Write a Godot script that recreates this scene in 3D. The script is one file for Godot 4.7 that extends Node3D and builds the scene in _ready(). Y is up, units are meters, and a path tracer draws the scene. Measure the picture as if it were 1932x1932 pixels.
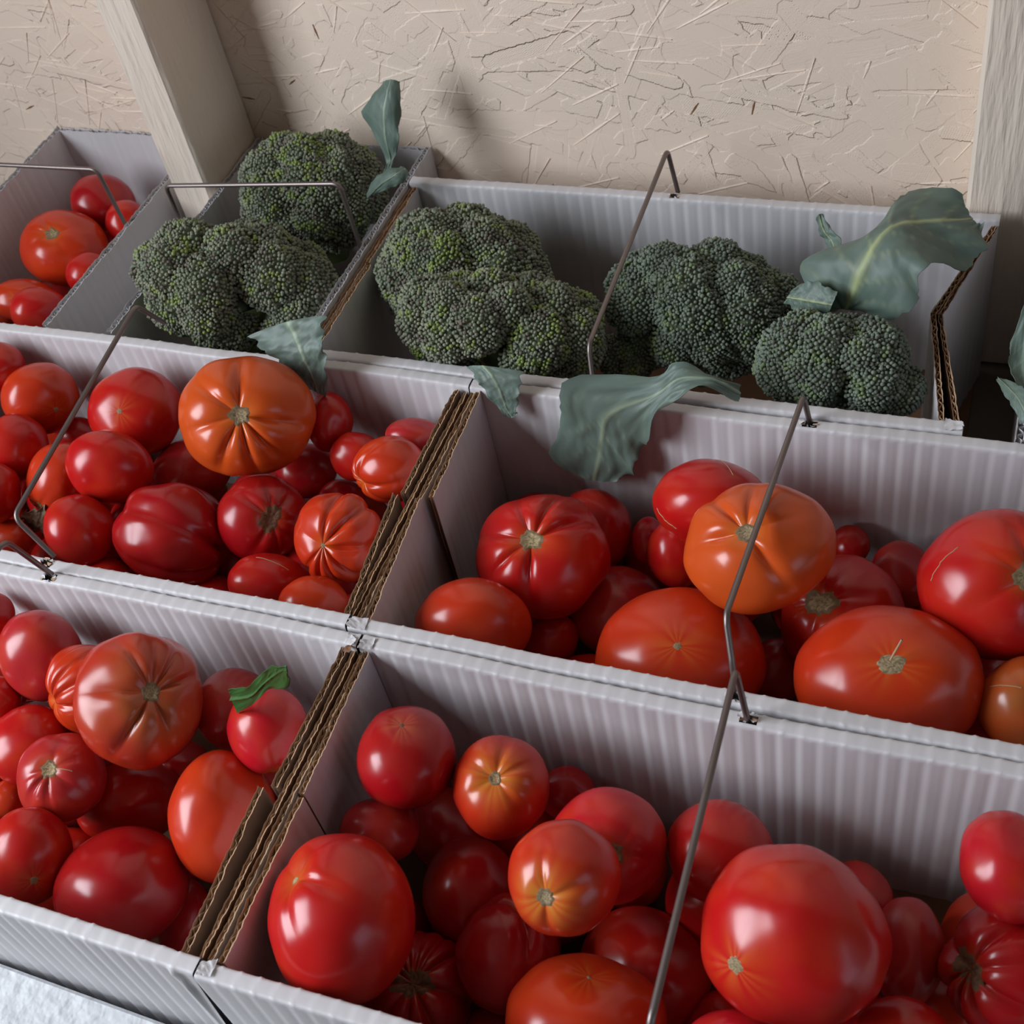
extends Node3D
# A farm stand shelf: three rows of white cardboard boxes with wire handles, tomatoes and broccoli, against a painted strand-board wall.
# Metres; the box rims lie in the plane y = 0, x runs along the rows, z points out of the stand.

const EYE := Vector3(0.2589, 0.5839, 0.1548)
const CAM_X := Vector3(0.929993, -0.164066, -0.328932)
const CAM_Y := Vector3(-0.144088, 0.660532, -0.736842)
const CAM_Z := Vector3(0.338161, 0.732653, 0.590650)
const FOV := 43.059
const SHELF := -0.149
const FLUTE := 0.0105

# centre, half width, half height, tilt, stem axis, lobes, crease, ribs all round, flatness, lumpiness, scar, what shows (s stem, b blossom, n none), colour, label, group
var TOMATOES := [
	[Vector3(-0.5316, -0.0381, -0.6328), 0.0291, 0.0252, 0, Vector3(-0.6844, -0.6963, -0.2162), 5, 0.03, 0.00, 0.85, 0.03, 0.20, "n", "d", "deep red tomato behind the cracked orange one in the small box", "tomatoes in the small box by the stud"],
	[Vector3(-0.5358, -0.0419, -0.5696), 0.0377, 0.0335, 0, Vector3(0.2627, 0.8883, 0.3767), 5, 0.03, 0.00, 0.85, 0.03, 0.17, "s", "o", "orange-red tomato with a long brown stem crack in the small box", "tomatoes in the small box by the stud"],
	[Vector3(-0.4937, -0.0414, -0.6111), 0.0190, 0.0200, 0, Vector3(-0.6609, -0.6181, -0.4255), 5, 0.03, 0.00, 0.85, 0.03, 0.20, "n", "r", "red tomato half hidden by the side of the small box, under its wire", "tomatoes in the small box by the stud"],
	[Vector3(-0.4912, -0.0460, -0.5416), 0.0212, 0.0202, 0, Vector3(-0.8124, -0.3993, -0.4250), 5, 0.03, 0.00, 0.85, 0.03, 0.20, "n", "r", "smooth red tomato in the small box beside the wall stud", "tomatoes in the small box by the stud"],
	[Vector3(-0.5434, -0.0510, -0.5075), 0.0286, 0.0184, 0, Vector3(-0.3661, -0.7318, -0.5749), 5, 0.03, 0.00, 0.85, 0.03, 0.06, "b", "o", "plain orange-red tomato in the small box beside the wall stud", "tomatoes in the small box by the stud"],
	[Vector3(-0.5066, -0.0420, -0.4862), 0.0242, 0.0206, 0, Vector3(-0.8772, -0.3715, -0.3042), 5, 0.03, 0.00, 0.85, 0.03, 0.20, "n", "r", "red tomato at the end of the small box, touching an orange-red one", "tomatoes in the small box by the stud"],
	[Vector3(-0.5721, -0.0665, -0.5005), 0.0131, 0.0122, 0, Vector3(-0.3242, -0.9188, -0.2253), 5, 0.03, 0.00, 0.85, 0.03, 0.20, "n", "o", "plain orange-red tomato in the small box beside the wall stud", "tomatoes in the small box by the stud"],
	[Vector3(-0.4723, -0.0146, -0.3919), 0.0231, 0.0198, 0, Vector3(-0.0463, -0.8892, -0.4551), 5, 0.03, 0.00, 0.85, 0.03, 0.20, "n", "r", "red tomato at the rim behind the orange one with a dark dot", "tomatoes in the box touching both small boxes"],
	[Vector3(-0.4303, -0.0322, -0.3815), 0.0290, 0.0278, 0, Vector3(-0.8999, -0.0639, -0.4314), 5, 0.03, 0.00, 0.85, 0.03, 0.07, "b", "o", "orange tomato with a small dark blossom dot, beside the bare wire handle", "tomatoes in the box touching both small boxes"],
	[Vector3(-0.3364, -0.0259, -0.3756), 0.0338, 0.0334, 0, Vector3(-0.2264, -0.7175, -0.6587), 5, 0.03, 0.00, 0.85, 0.03, 0.06, "b", "r", "tall smooth red tomato leaning against a large ribbed orange tomato", "tomatoes in the box touching both small boxes"],
	[Vector3(-0.2237, 0.0008, -0.3635), 0.0465, 0.0414, 0, Vector3(0.3837, 0.6946, 0.6085), 7, 0.15, 0.00, 0.75, 0.05, 0.17, "s", "O", "large orange ribbed tomato with deep creases, under a broccoli leaf", "tomatoes in the box touching both small boxes"],
	[Vector3(-0.1824, -0.0279, -0.3942), 0.0166, 0.0215, 0, Vector3(-0.6941, -0.5147, -0.5032), 5, 0.03, 0.00, 0.85, 0.03, 0.20, "n", "r", "red tomato under the tip of a broccoli leaf", "tomatoes in the box touching both small boxes"],
	[Vector3(-0.2065, -0.0672, -0.3789), 0.0225, 0.0202, 0, Vector3(-0.3941, -0.8780, -0.2716), 5, 0.03, 0.00, 0.85, 0.03, 0.20, "n", "q", "red tomato beneath the large ribbed orange tomato", "tomatoes in the box touching both small boxes"],
	[Vector3(-0.1559, -0.0392, -0.3751), 0.0186, 0.0175, 0, Vector3(-0.2119, -0.4552, -0.8648), 5, 0.03, 0.00, 0.85, 0.03, 0.20, "n", "r", "small red tomato between the knobbly-ribbed one and the box wall", "tomatoes in the box touching both small boxes"],
	[Vector3(-0.1178, -0.0325, -0.3963), 0.0203, 0.0126, 0, Vector3(-0.5078, -0.8564, 0.0932), 5, 0.03, 0.00, 0.85, 0.03, 0.20, "n", "p", "pinkish tomato behind the knobbly-ribbed one, against the flap", "tomatoes in the box touching both small boxes"],
	[Vector3(-0.1192, -0.0280, -0.3588), 0.0255, 0.0230, -15, Vector3(-0.6166, 0.0743, 0.7837), 9, 0.09, 0.50, 0.85, 0.03, 0.20, "n", "o", "orange-red tomato with knobbly ribs along one side, against the cardboard flap", "tomatoes in the box touching both small boxes"],
	[Vector3(-0.1303, -0.0288, -0.2944), 0.0283, 0.0301, 0, Vector3(-0.0227, 0.5905, 0.8067), 8, 0.17, 0.80, 0.80, 0.07, 0.07, "s", "o", "glossy orange-red tomato folded into many tight ribs", "tomatoes in the box touching both small boxes"],
	[Vector3(-0.2010, -0.0441, -0.3113), 0.0306, 0.0302, 0, Vector3(0.6859, 0.6065, 0.4021), 7, 0.07, 0.00, 0.85, 0.03, 0.27, "s", "d", "dark red tomato with a wide brown open stem scar", "tomatoes in the box touching both small boxes"],
	[Vector3(-0.2611, -0.0480, -0.2890), 0.0405, 0.0357, 20, Vector3(0.9222, -0.3861, -0.0210), 5, 0.13, 0.35, 0.85, 0.06, 0.20, "n", "d", "large dark red lobed tomato with a bulging shoulder", "tomatoes in the box touching both small boxes"],
	[Vector3(-0.3233, -0.0239, -0.3192), 0.0305, 0.0260, 10, Vector3(-0.2423, -0.3472, -0.9059), 5, 0.03, 0.00, 0.85, 0.03, 0.20, "n", "r", "egg-shaped smooth red tomato resting on a larger lobed one", "tomatoes in the box touching both small boxes"],
	[Vector3(-0.2997, -0.0714, -0.3656), 0.0319, 0.0247, -25, Vector3(-0.8140, -0.5206, -0.2576), 5, 0.03, 0.00, 0.85, 0.03, 0.20, "n", "p", "red tomato wedged under the large ribbed orange one and the egg-shaped one", "tomatoes in the box touching both small boxes"],
	[Vector3(-0.3779, -0.0461, -0.3178), 0.0234, 0.0281, 25, Vector3(-0.2295, -0.1032, 0.9678), 5, 0.03, 0.00, 0.85, 0.03, 0.12, "s", "o", "orange-red tomato lying behind the bare wire handle, stem end at the withered leaf", "tomatoes in the box touching both small boxes"],
	[Vector3(-0.3251, -0.0381, -0.2715), 0.0244, 0.0251, 0, Vector3(-0.7970, -0.5030, 0.3344), 5, 0.03, 0.00, 0.85, 0.03, 0.20, "n", "r", "smooth red tomato beside the withered brown leaf", "tomatoes in the box touching both small boxes"],
	[Vector3(-0.4220, -0.0357, -0.3321), 0.0238, 0.0262, 0, Vector3(-0.9197, -0.3040, -0.2485), 5, 0.03, 0.00, 0.85, 0.03, 0.20, "n", "r", "red tomato partly behind the bare wire handle, below the orange one", "tomatoes in the box touching both small boxes"],
	[Vector3(-0.4143, -0.0379, -0.2899), 0.0193, 0.0224, 0, Vector3(-0.9862, -0.0222, 0.1639), 5, 0.03, 0.00, 0.85, 0.03, 0.20, "n", "r", "smooth red tomato in the box touching both small boxes", "tomatoes in the box touching both small boxes"],
	[Vector3(-0.1750, -0.0504, -0.2665), 0.0271, 0.0190, 0, Vector3(-0.8151, -0.5788, -0.0227), 5, 0.03, 0.00, 0.85, 0.03, 0.20, "n", "r", "red tomato with a thin healed crack across its top", "tomatoes in the box touching both small boxes"],
	[Vector3(-0.1308, -0.0424, -0.2495), 0.0227, 0.0190, 0, Vector3(-0.5299, -0.7259, -0.4386), 5, 0.03, 0.00, 0.85, 0.03, 0.20, "n", "o", "orange tomato below the tightly ribbed one, cut by the rim", "tomatoes in the box touching both small boxes"],
	[Vector3(-0.4181, -0.0756, -0.3840), 0.0177, 0.0168, 0, Vector3(-0.0415, -0.3899, -0.9199), 5, 0.03, 0.00, 0.85, 0.03, 0.20, "n", "r", "smooth red tomato in the box touching both small boxes", "tomatoes in the box touching both small boxes"],
	[Vector3(-0.4071, -0.0714, -0.2763), 0.0165, 0.0141, 0, Vector3(-0.2300, -0.9729, 0.0231), 5, 0.03, 0.00, 0.85, 0.03, 0.20, "n", "o", "plain orange-red tomato in the box touching both small boxes", "tomatoes in the box touching both small boxes"],
	[Vector3(-0.1723, -0.0756, -0.3629), 0.0176, 0.0160, 0, Vector3(-0.6643, -0.6892, -0.2894), 5, 0.03, 0.00, 0.85, 0.03, 0.20, "n", "q", "bright red tomato in the box touching both small boxes", "tomatoes in the box touching both small boxes"],
	[Vector3(-0.0016, -0.0524, -0.3257), 0.0435, 0.0404, 0, Vector3(0.0416, 0.9507, 0.3075), 6, 0.12, 0.00, 0.82, 0.05, 0.19, "s", "r", "large red lobed tomato with a pale yellow stem scar", "tomatoes in the box touching the long broccoli box"],
	[Vector3(0.0110, -0.0857, -0.3802), 0.0269, 0.0284, 0, Vector3(0.1375, -0.3716, -0.9181), 5, 0.03, 0.00, 0.85, 0.03, 0.20, "n", "r", "red tomato behind the large lobed one with a pale scar", "tomatoes in the box touching the long broccoli box"],
	[Vector3(-0.0248, -0.0476, -0.2597), 0.0364, 0.0302, 0, Vector3(-0.3933, -0.2812, -0.8753), 5, 0.03, 0.00, 0.85, 0.03, 0.20, "n", "o", "plain orange-red tomato close to the white inner flap", "tomatoes in the box touching the long broccoli box"],
	[Vector3(0.0421, -0.1067, -0.3311), 0.0340, 0.0311, 0, Vector3(-0.4084, -0.8431, 0.3499), 5, 0.03, 0.00, 0.85, 0.03, 0.20, "n", "p", "red tomato wedged between the lobed one and the broad orange-red one", "tomatoes in the box touching the long broccoli box"],
	[Vector3(0.0994, -0.0259, -0.3678), 0.0357, 0.0278, 15, Vector3(0.8938, -0.2348, 0.3820), 3, 0.08, 0.00, 0.85, 0.03, 0.20, "n", "r", "red tomato with healed cracks behind the orange one under the wire handle", "tomatoes in the box touching the long broccoli box"],
	[Vector3(0.0776, -0.0706, -0.3609), 0.0207, 0.0235, 0, Vector3(-0.5049, -0.3678, -0.7809), 5, 0.03, 0.00, 0.85, 0.03, 0.20, "n", "r", "red tomato under the cracked red one", "tomatoes in the box touching the long broccoli box"],
	[Vector3(0.1411, -0.0030, -0.3196), 0.0435, 0.0380, 0, Vector3(-0.0825, 0.9076, 0.4116), 5, 0.10, 0.00, 0.85, 0.05, 0.16, "s", "O", "large orange tomato with a brown stem scar crossed by a wire handle", "tomatoes in the box touching the long broccoli box"],
	[Vector3(0.0518, -0.0843, -0.3775), 0.0114, 0.0164, 0, Vector3(-0.3706, -0.7588, -0.5356), 5, 0.03, 0.00, 0.85, 0.03, 0.20, "n", "q", "bright red tomato in the box touching the long broccoli box", "tomatoes in the box touching the long broccoli box"],
	[Vector3(0.1812, -0.0862, -0.4017), 0.0124, 0.0131, 0, Vector3(-0.1352, -0.9289, -0.3448), 5, 0.03, 0.00, 0.85, 0.03, 0.20, "n", "r", "smooth red tomato in the box touching the long broccoli box", "tomatoes in the box touching the long broccoli box"],
	[Vector3(0.2163, -0.0884, -0.3851), 0.0196, 0.0223, 0, Vector3(-0.5269, -0.8495, -0.0274), 5, 0.03, 0.00, 0.85, 0.03, 0.20, "n", "p", "red tomato tucked behind the large scratched one", "tomatoes in the box touching the long broccoli box"],
	[Vector3(0.1872, -0.0808, -0.3381), 0.0377, 0.0393, 0, Vector3(-0.3660, 0.8463, 0.3870), 5, 0.05, 0.00, 0.85, 0.03, 0.25, "s", "r", "red tomato with a brown scar under the orange one with the wire", "tomatoes in the box touching the long broccoli box"],
	[Vector3(0.1016, -0.0628, -0.2747), 0.0510, 0.0427, 0, Vector3(-0.1335, -0.9226, -0.3619), 5, 0.02, 0.00, 0.85, 0.03, 0.05, "b", "o", "broad orange-red tomato with a tiny star-shaped blossom scar", "tomatoes in the box touching the long broccoli box"],
	[Vector3(0.2224, -0.0468, -0.2751), 0.0518, 0.0422, 0, Vector3(-0.0499, -0.9373, -0.3450), 5, 0.02, 0.00, 0.85, 0.03, 0.15, "b", "o", "broad red tomato with a ragged brown scar and a dry spike", "tomatoes in the box touching the long broccoli box"],
	[Vector3(0.2728, -0.0280, -0.3409), 0.0445, 0.0430, 0, Vector3(0.3681, 0.8201, 0.4382), 5, 0.03, 0.00, 0.85, 0.03, 0.20, "s", "r", "large smooth red tomato with a faint scratch on its side", "tomatoes in the box touching the long broccoli box"],
	[Vector3(0.2961, -0.0504, -0.2776), 0.0260, 0.0272, 0, Vector3(0.1920, 0.8407, 0.5064), 4, 0.06, 0.00, 0.85, 0.03, 0.20, "n", "g", "orange tomato still greenish at one side", "tomatoes in the box touching the long broccoli box"],
	[Vector3(0.2685, -0.0882, -0.3277), 0.0174, 0.0174, 0, Vector3(0.5838, -0.8094, -0.0637), 5, 0.03, 0.00, 0.85, 0.03, 0.20, "n", "q", "bright red tomato in the box touching the long broccoli box", "tomatoes in the box touching the long broccoli box"],
	[Vector3(0.0071, -0.0985, -0.2950), 0.0181, 0.0174, 0, Vector3(-0.5320, -0.4314, -0.7286), 5, 0.03, 0.00, 0.85, 0.03, 0.20, "n", "r", "smooth red tomato in the box touching the long broccoli box", "tomatoes in the box touching the long broccoli box"],
	[Vector3(0.1521, -0.1169, -0.3154), 0.0203, 0.0203, 0, Vector3(-0.6907, -0.5281, -0.4940), 5, 0.03, 0.00, 0.85, 0.03, 0.20, "n", "p", "pinkish-red tomato in the box touching the long broccoli box", "tomatoes in the box touching the long broccoli box"],
	[Vector3(-0.2875, -0.0340, -0.1679), 0.0260, 0.0291, 0, Vector3(-0.1734, -0.2958, -0.9394), 5, 0.03, 0.00, 0.85, 0.03, 0.20, "n", "p", "pinkish-red tomato near the back rim beside the knobbly orange one", "tomatoes in the outer box with the green-shouldered tomato"],
	[Vector3(-0.3309, -0.0208, -0.1815), 0.0158, 0.0151, 0, Vector3(-0.7663, -0.6419, 0.0269), 5, 0.03, 0.00, 0.85, 0.03, 0.20, "n", "r", "smooth red tomato in the outer box with the green-shouldered tomato", "tomatoes in the outer box with the green-shouldered tomato"],
	[Vector3(-0.2400, -0.0323, -0.1517), 0.0245, 0.0275, 0, Vector3(-0.4965, 0.3401, 0.7986), 7, 0.12, 0.50, 0.85, 0.03, 0.20, "n", "o", "knobbly orange tomato squeezed behind a large green-shouldered one", "tomatoes in the outer box with the green-shouldered tomato"],
	[Vector3(-0.1849, -0.0099, -0.1408), 0.0366, 0.0400, 0, Vector3(0.6868, 0.7104, 0.1541), 7, 0.11, 0.00, 0.85, 0.06, 0.16, "s", "G", "large red tomato with greenish shoulders and a dry stem scar", "tomatoes in the outer box with the green-shouldered tomato"],
	[Vector3(-0.3097, -0.0479, -0.1359), 0.0162, 0.0169, 0, Vector3(-0.1004, -0.9787, -0.1790), 5, 0.03, 0.00, 0.85, 0.03, 0.20, "n", "r", "smooth red tomato in the outer box with the green-shouldered tomato", "tomatoes in the outer box with the green-shouldered tomato"],
	[Vector3(-0.2714, -0.0525, -0.1160), 0.0250, 0.0250, 0, Vector3(-0.2196, -0.9727, -0.0747), 5, 0.03, 0.00, 0.85, 0.03, 0.20, "n", "r", "red tomato behind the small pinkish one with a pale scar", "tomatoes in the outer box with the green-shouldered tomato"],
	[Vector3(-0.2286, -0.0428, -0.0967), 0.0256, 0.0265, 0, Vector3(0.1866, 0.9501, 0.2499), 6, 0.08, 0.00, 0.85, 0.03, 0.20, "s", "p", "small pinkish tomato with a pale brown stem scar, resting on top", "tomatoes in the outer box with the green-shouldered tomato"],
	[Vector3(-0.1464, -0.0474, -0.1680), 0.0258, 0.0258, 0, Vector3(-0.7433, -0.4985, 0.4461), 5, 0.03, 0.00, 0.85, 0.03, 0.20, "n", "p", "pinkish tomato under a torn green leaf", "tomatoes in the outer box with the green-shouldered tomato"],
	[Vector3(-0.1075, -0.0270, -0.1493), 0.0233, 0.0258, -30, Vector3(0.4634, -0.3704, 0.8050), 2, 0.06, 0.00, 1.05, 0.03, 0.20, "n", "q", "heart-shaped pinkish-red tomato leaning on the cardboard flap", "tomatoes in the outer box with the green-shouldered tomato"],
	[Vector3(-0.1228, -0.0508, -0.1023), 0.0305, 0.0378, 0, Vector3(-0.6462, -0.7620, 0.0424), 5, 0.03, 0.00, 0.85, 0.03, 0.20, "n", "o", "tall orange-red tomato with small pale specks, beside the cardboard flap", "tomatoes in the outer box with the green-shouldered tomato"],
	[Vector3(-0.2094, -0.0887, -0.1107), 0.0330, 0.0257, 0, Vector3(-0.7792, -0.2960, -0.5525), 5, 0.03, 0.00, 0.85, 0.03, 0.20, "n", "r", "red tomato under the green-shouldered tomato", "tomatoes in the outer box with the green-shouldered tomato"],
	[Vector3(-0.2230, -0.0480, -0.0487), 0.0241, 0.0280, 0, Vector3(-0.7408, -0.2997, -0.6011), 5, 0.03, 0.00, 0.85, 0.03, 0.10, "b", "r", "round red tomato with a grey blossom scar beside the outer cardboard rim", "tomatoes in the outer box with the green-shouldered tomato"],
	[Vector3(-0.1674, -0.0638, -0.0511), 0.0372, 0.0345, 0, Vector3(0.2092, -0.8457, 0.4910), 5, 0.01, 0.00, 0.85, 0.03, 0.20, "n", "d", "large smooth dark red tomato beside the outer cardboard rim", "tomatoes in the outer box with the green-shouldered tomato"],
	[Vector3(-0.2761, -0.0703, -0.0867), 0.0118, 0.0118, 0, Vector3(-0.1985, -0.8934, 0.4030), 5, 0.03, 0.00, 0.85, 0.03, 0.20, "n", "o", "plain orange-red tomato in the outer box with the green-shouldered tomato", "tomatoes in the outer box with the green-shouldered tomato"],
	[Vector3(-0.1484, -0.1124, -0.0579), 0.0164, 0.0253, 0, Vector3(0.4612, -0.8305, -0.3125), 5, 0.03, 0.00, 0.85, 0.03, 0.20, "n", "q", "bright red tomato in the outer box with the green-shouldered tomato", "tomatoes in the outer box with the green-shouldered tomato"],
	[Vector3(-0.2026, -0.1069, -0.1506), 0.0193, 0.0172, 0, Vector3(-0.3454, -0.8889, 0.3010), 5, 0.03, 0.00, 0.85, 0.03, 0.20, "n", "r", "smooth red tomato in the outer box with the green-shouldered tomato", "tomatoes in the outer box with the green-shouldered tomato"],
	[Vector3(-0.0181, -0.0210, -0.1497), 0.0275, 0.0281, 0, Vector3(-0.0266, -0.9728, 0.2303), 3, 0.05, 0.00, 0.85, 0.03, 0.05, "b", "d", "dull dark red tomato in the corner below the white flap", "tomatoes in the outer box with the largest tomato"],
	[Vector3(0.0352, -0.0336, -0.1511), 0.0266, 0.0281, 0, Vector3(0.1029, 0.9521, 0.2881), 6, 0.07, 0.00, 0.85, 0.03, 0.15, "s", "y", "glossy red tomato with yellow streaks around its stem scar", "tomatoes in the outer box with the largest tomato"],
	[Vector3(-0.0279, -0.0496, -0.1164), 0.0224, 0.0183, 0, Vector3(-0.4527, -0.6985, -0.5542), 5, 0.03, 0.00, 0.85, 0.03, 0.20, "n", "p", "red tomato behind the very large oval one", "tomatoes in the outer box with the largest tomato"],
	[Vector3(-0.0125, -0.0170, -0.0522), 0.0369, 0.0422, 0, Vector3(-0.6093, 0.7921, -0.0364), 4, 0.05, 0.00, 1.00, 0.03, 0.07, "s", "r", "very large oval red tomato against the white inner flap", "tomatoes in the outer box with the largest tomato"],
	[Vector3(-0.0137, -0.1085, -0.1532), 0.0230, 0.0255, 0, Vector3(-0.3906, -0.8696, 0.3020), 5, 0.03, 0.00, 0.85, 0.03, 0.20, "n", "r", "smooth red tomato in the outer box with the largest tomato", "tomatoes in the outer box with the largest tomato"],
	[Vector3(0.0184, -0.0985, -0.1151), 0.0284, 0.0315, 0, Vector3(-0.3535, -0.9347, -0.0357), 5, 0.02, 0.00, 0.85, 0.03, 0.20, "n", "r", "smooth red tomato between the oval one and the woody-stubbed one", "tomatoes in the outer box with the largest tomato"],
	[Vector3(0.0990, -0.0432, -0.1370), 0.0314, 0.0302, 0, Vector3(0.3557, 0.7837, 0.5093), 5, 0.03, 0.00, 0.85, 0.03, 0.18, "s", "q", "bright red tomato half under the one with a woody stub", "tomatoes in the outer box with the largest tomato"],
	[Vector3(0.0934, -0.0050, -0.0977), 0.0278, 0.0278, 0, Vector3(-0.0318, 0.6719, 0.7399), 3, 0.06, 0.00, 1.00, 0.03, 0.17, "s", "y", "red tomato with a woody stem stub and golden streaks, on top of the pile", "tomatoes in the outer box with the largest tomato"],
	[Vector3(0.0574, -0.0808, -0.1808), 0.0166, 0.0154, 0, Vector3(-0.4429, -0.7601, -0.4755), 5, 0.03, 0.00, 0.85, 0.03, 0.20, "n", "q", "bright red tomato in the outer box with the largest tomato", "tomatoes in the outer box with the largest tomato"],
	[Vector3(0.0565, -0.0783, -0.0803), 0.0277, 0.0311, 15, Vector3(0.1813, 0.7097, -0.6808), 3, 0.14, 0.10, 0.95, 0.03, 0.20, "n", "d", "dark red heart-shaped tomato with a deep cleft", "tomatoes in the outer box with the largest tomato"],
	[Vector3(0.1236, -0.1091, -0.1028), 0.0357, 0.0328, 0, Vector3(-0.4989, -0.7095, 0.4977), 5, 0.03, 0.00, 0.85, 0.03, 0.20, "n", "r", "red tomato with a soft shine, crossed by the wire handle", "tomatoes in the outer box with the largest tomato"],
	[Vector3(0.1104, -0.0672, -0.0532), 0.0406, 0.0329, 0, Vector3(-0.0285, -0.8808, 0.4726), 5, 0.02, 0.00, 0.85, 0.03, 0.03, "b", "o", "orange-red tomato below the cleft heart-shaped one", "tomatoes in the outer box with the largest tomato"],
	[Vector3(0.0100, -0.0993, -0.0536), 0.0318, 0.0324, 0, Vector3(0.1570, 0.9750, 0.1575), 11, 0.13, 0.55, 0.85, 0.03, 0.32, "s", "d", "dark ribbed tomato with a big ragged brown stem cavity", "tomatoes in the outer box with the largest tomato"],
	[Vector3(0.1551, -0.0546, -0.1538), 0.0280, 0.0274, 0, Vector3(-0.1801, -0.9470, 0.2661), 5, 0.03, 0.00, 0.85, 0.03, 0.20, "n", "r", "smooth red tomato behind the largest one, touching the wire handle", "tomatoes in the outer box with the largest tomato"],
	[Vector3(0.2039, -0.0210, -0.1042), 0.0444, 0.0422, 20, Vector3(0.4862, -0.4883, -0.7247), 4, 0.05, 0.00, 0.95, 0.05, 0.10, "b", "r", "largest red tomato with square highlights and a small dry scar", "tomatoes in the outer box with the largest tomato"],
	[Vector3(0.2549, -0.0798, -0.1363), 0.0183, 0.0269, 0, Vector3(0.4791, -0.8454, -0.2362), 5, 0.03, 0.00, 0.85, 0.03, 0.20, "n", "p", "red tomato wedged beside the largest tomato", "tomatoes in the outer box with the largest tomato"],
	[Vector3(0.2944, -0.0159, -0.1620), 0.0226, 0.0261, 0, Vector3(-0.1823, -0.9631, 0.1980), 5, 0.03, 0.00, 0.85, 0.03, 0.20, "n", "q", "bright red round tomato perched on a dark ribbed one", "tomatoes in the outer box with the largest tomato"],
	[Vector3(0.2989, -0.0555, -0.1283), 0.0300, 0.0325, 0, Vector3(-0.7044, 0.5723, 0.4198), 7, 0.17, 0.90, 0.80, 0.03, 0.30, "s", "d", "dark red tomato with heavy ribs and a long brown stem scar", "tomatoes in the outer box with the largest tomato"],
	[Vector3(0.1840, -0.0630, -0.0636), 0.0236, 0.0139, 0, Vector3(-0.0524, -0.8812, -0.4698), 5, 0.03, 0.00, 0.85, 0.03, 0.20, "n", "q", "bright red tomato in the outer box with the largest tomato", "tomatoes in the outer box with the largest tomato"],
	[Vector3(0.2586, -0.0630, -0.0870), 0.0232, 0.0181, 0, Vector3(0.2240, -0.9464, -0.2325), 5, 0.03, 0.00, 0.85, 0.03, 0.20, "n", "r", "smooth red tomato in the outer box with the largest tomato", "tomatoes in the outer box with the largest tomato"],
	[Vector3(0.0456, -0.1225, -0.0509), 0.0145, 0.0122, 0, Vector3(-0.4928, -0.7983, 0.3462), 5, 0.03, 0.00, 0.85, 0.03, 0.20, "n", "q", "bright red tomato in the outer box with the largest tomato", "tomatoes in the outer box with the largest tomato"],
	[Vector3(-0.5487, -0.0841, -0.6231), 0.0222, 0.0222, 0, Vector3(0.2483, -0.3658, -0.8970), 4, 0.02, 0.00, 0.88, 0.03, 0.15, "n", "q", "tomato at the bottom of the small box beside the wall stud", "tomatoes in the small box by the stud"],
	[Vector3(-0.4872, -0.0811, -0.5011), 0.0248, 0.0248, 0, Vector3(0.1756, -0.9726, 0.1525), 4, 0.02, 0.00, 0.88, 0.03, 0.15, "n", "o", "tomato at the bottom of the small box beside the wall stud", "tomatoes in the small box by the stud"],
	[Vector3(-0.5155, -0.1173, -0.5378), 0.0238, 0.0238, 0, Vector3(-0.9552, 0.2939, -0.0357), 4, 0.02, 0.00, 0.88, 0.03, 0.15, "n", "r", "tomato at the bottom of the small box beside the wall stud", "tomatoes in the small box by the stud"],
	[Vector3(-0.5604, -0.0970, -0.5590), 0.0240, 0.0240, 0, Vector3(0.7399, 0.4800, -0.4713), 4, 0.02, 0.00, 0.88, 0.03, 0.15, "n", "p", "tomato at the bottom of the small box beside the wall stud", "tomatoes in the small box by the stud"],
	[Vector3(-0.5725, -0.1179, -0.6330), 0.0233, 0.0233, 0, Vector3(-0.6323, 0.7219, -0.2812), 4, 0.02, 0.00, 0.88, 0.03, 0.15, "n", "r", "tomato at the bottom of the small box beside the wall stud", "tomatoes in the small box by the stud"],
	[Vector3(-0.5687, -0.0733, -0.6596), 0.0229, 0.0229, 0, Vector3(0.6825, 0.6948, -0.2266), 4, 0.02, 0.00, 0.88, 0.03, 0.15, "n", "q", "tomato at the bottom of the small box beside the wall stud", "tomatoes in the small box by the stud"],
	[Vector3(-0.4732, -0.1188, -0.5289), 0.0225, 0.0225, 0, Vector3(-0.7049, 0.0487, 0.7076), 4, 0.02, 0.00, 0.88, 0.03, 0.15, "n", "o", "tomato at the bottom of the small box beside the wall stud", "tomatoes in the small box by the stud"],
	[Vector3(-0.4000, -0.1191, -0.2938), 0.0222, 0.0222, 0, Vector3(0.4519, -0.7560, -0.4736), 4, 0.02, 0.00, 0.88, 0.03, 0.15, "n", "r", "tomato at the bottom of the box touching both small boxes", "tomatoes in the box touching both small boxes"],
	[Vector3(-0.3501, -0.0712, -0.3443), 0.0248, 0.0248, 0, Vector3(0.9396, 0.3417, -0.0192), 4, 0.02, 0.00, 0.88, 0.03, 0.15, "n", "p", "tomato at the bottom of the box touching both small boxes", "tomatoes in the box touching both small boxes"],
	[Vector3(-0.2492, -0.1094, -0.3145), 0.0307, 0.0307, 0, Vector3(0.0123, 0.5404, -0.8413), 4, 0.02, 0.00, 0.88, 0.03, 0.15, "n", "r", "tomato at the bottom of the box touching both small boxes", "tomatoes in the box touching both small boxes"],
	[Vector3(-0.1675, -0.0906, -0.2970), 0.0296, 0.0296, 0, Vector3(-0.0245, 0.3507, 0.9362), 4, 0.02, 0.00, 0.88, 0.03, 0.15, "n", "q", "tomato at the bottom of the box touching both small boxes", "tomatoes in the box touching both small boxes"],
	[Vector3(-0.4449, -0.1124, -0.3009), 0.0281, 0.0281, 0, Vector3(-0.4928, -0.6589, 0.5683), 4, 0.02, 0.00, 0.88, 0.03, 0.15, "n", "o", "tomato at the bottom of the box touching both small boxes", "tomatoes in the box touching both small boxes"],
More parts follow.
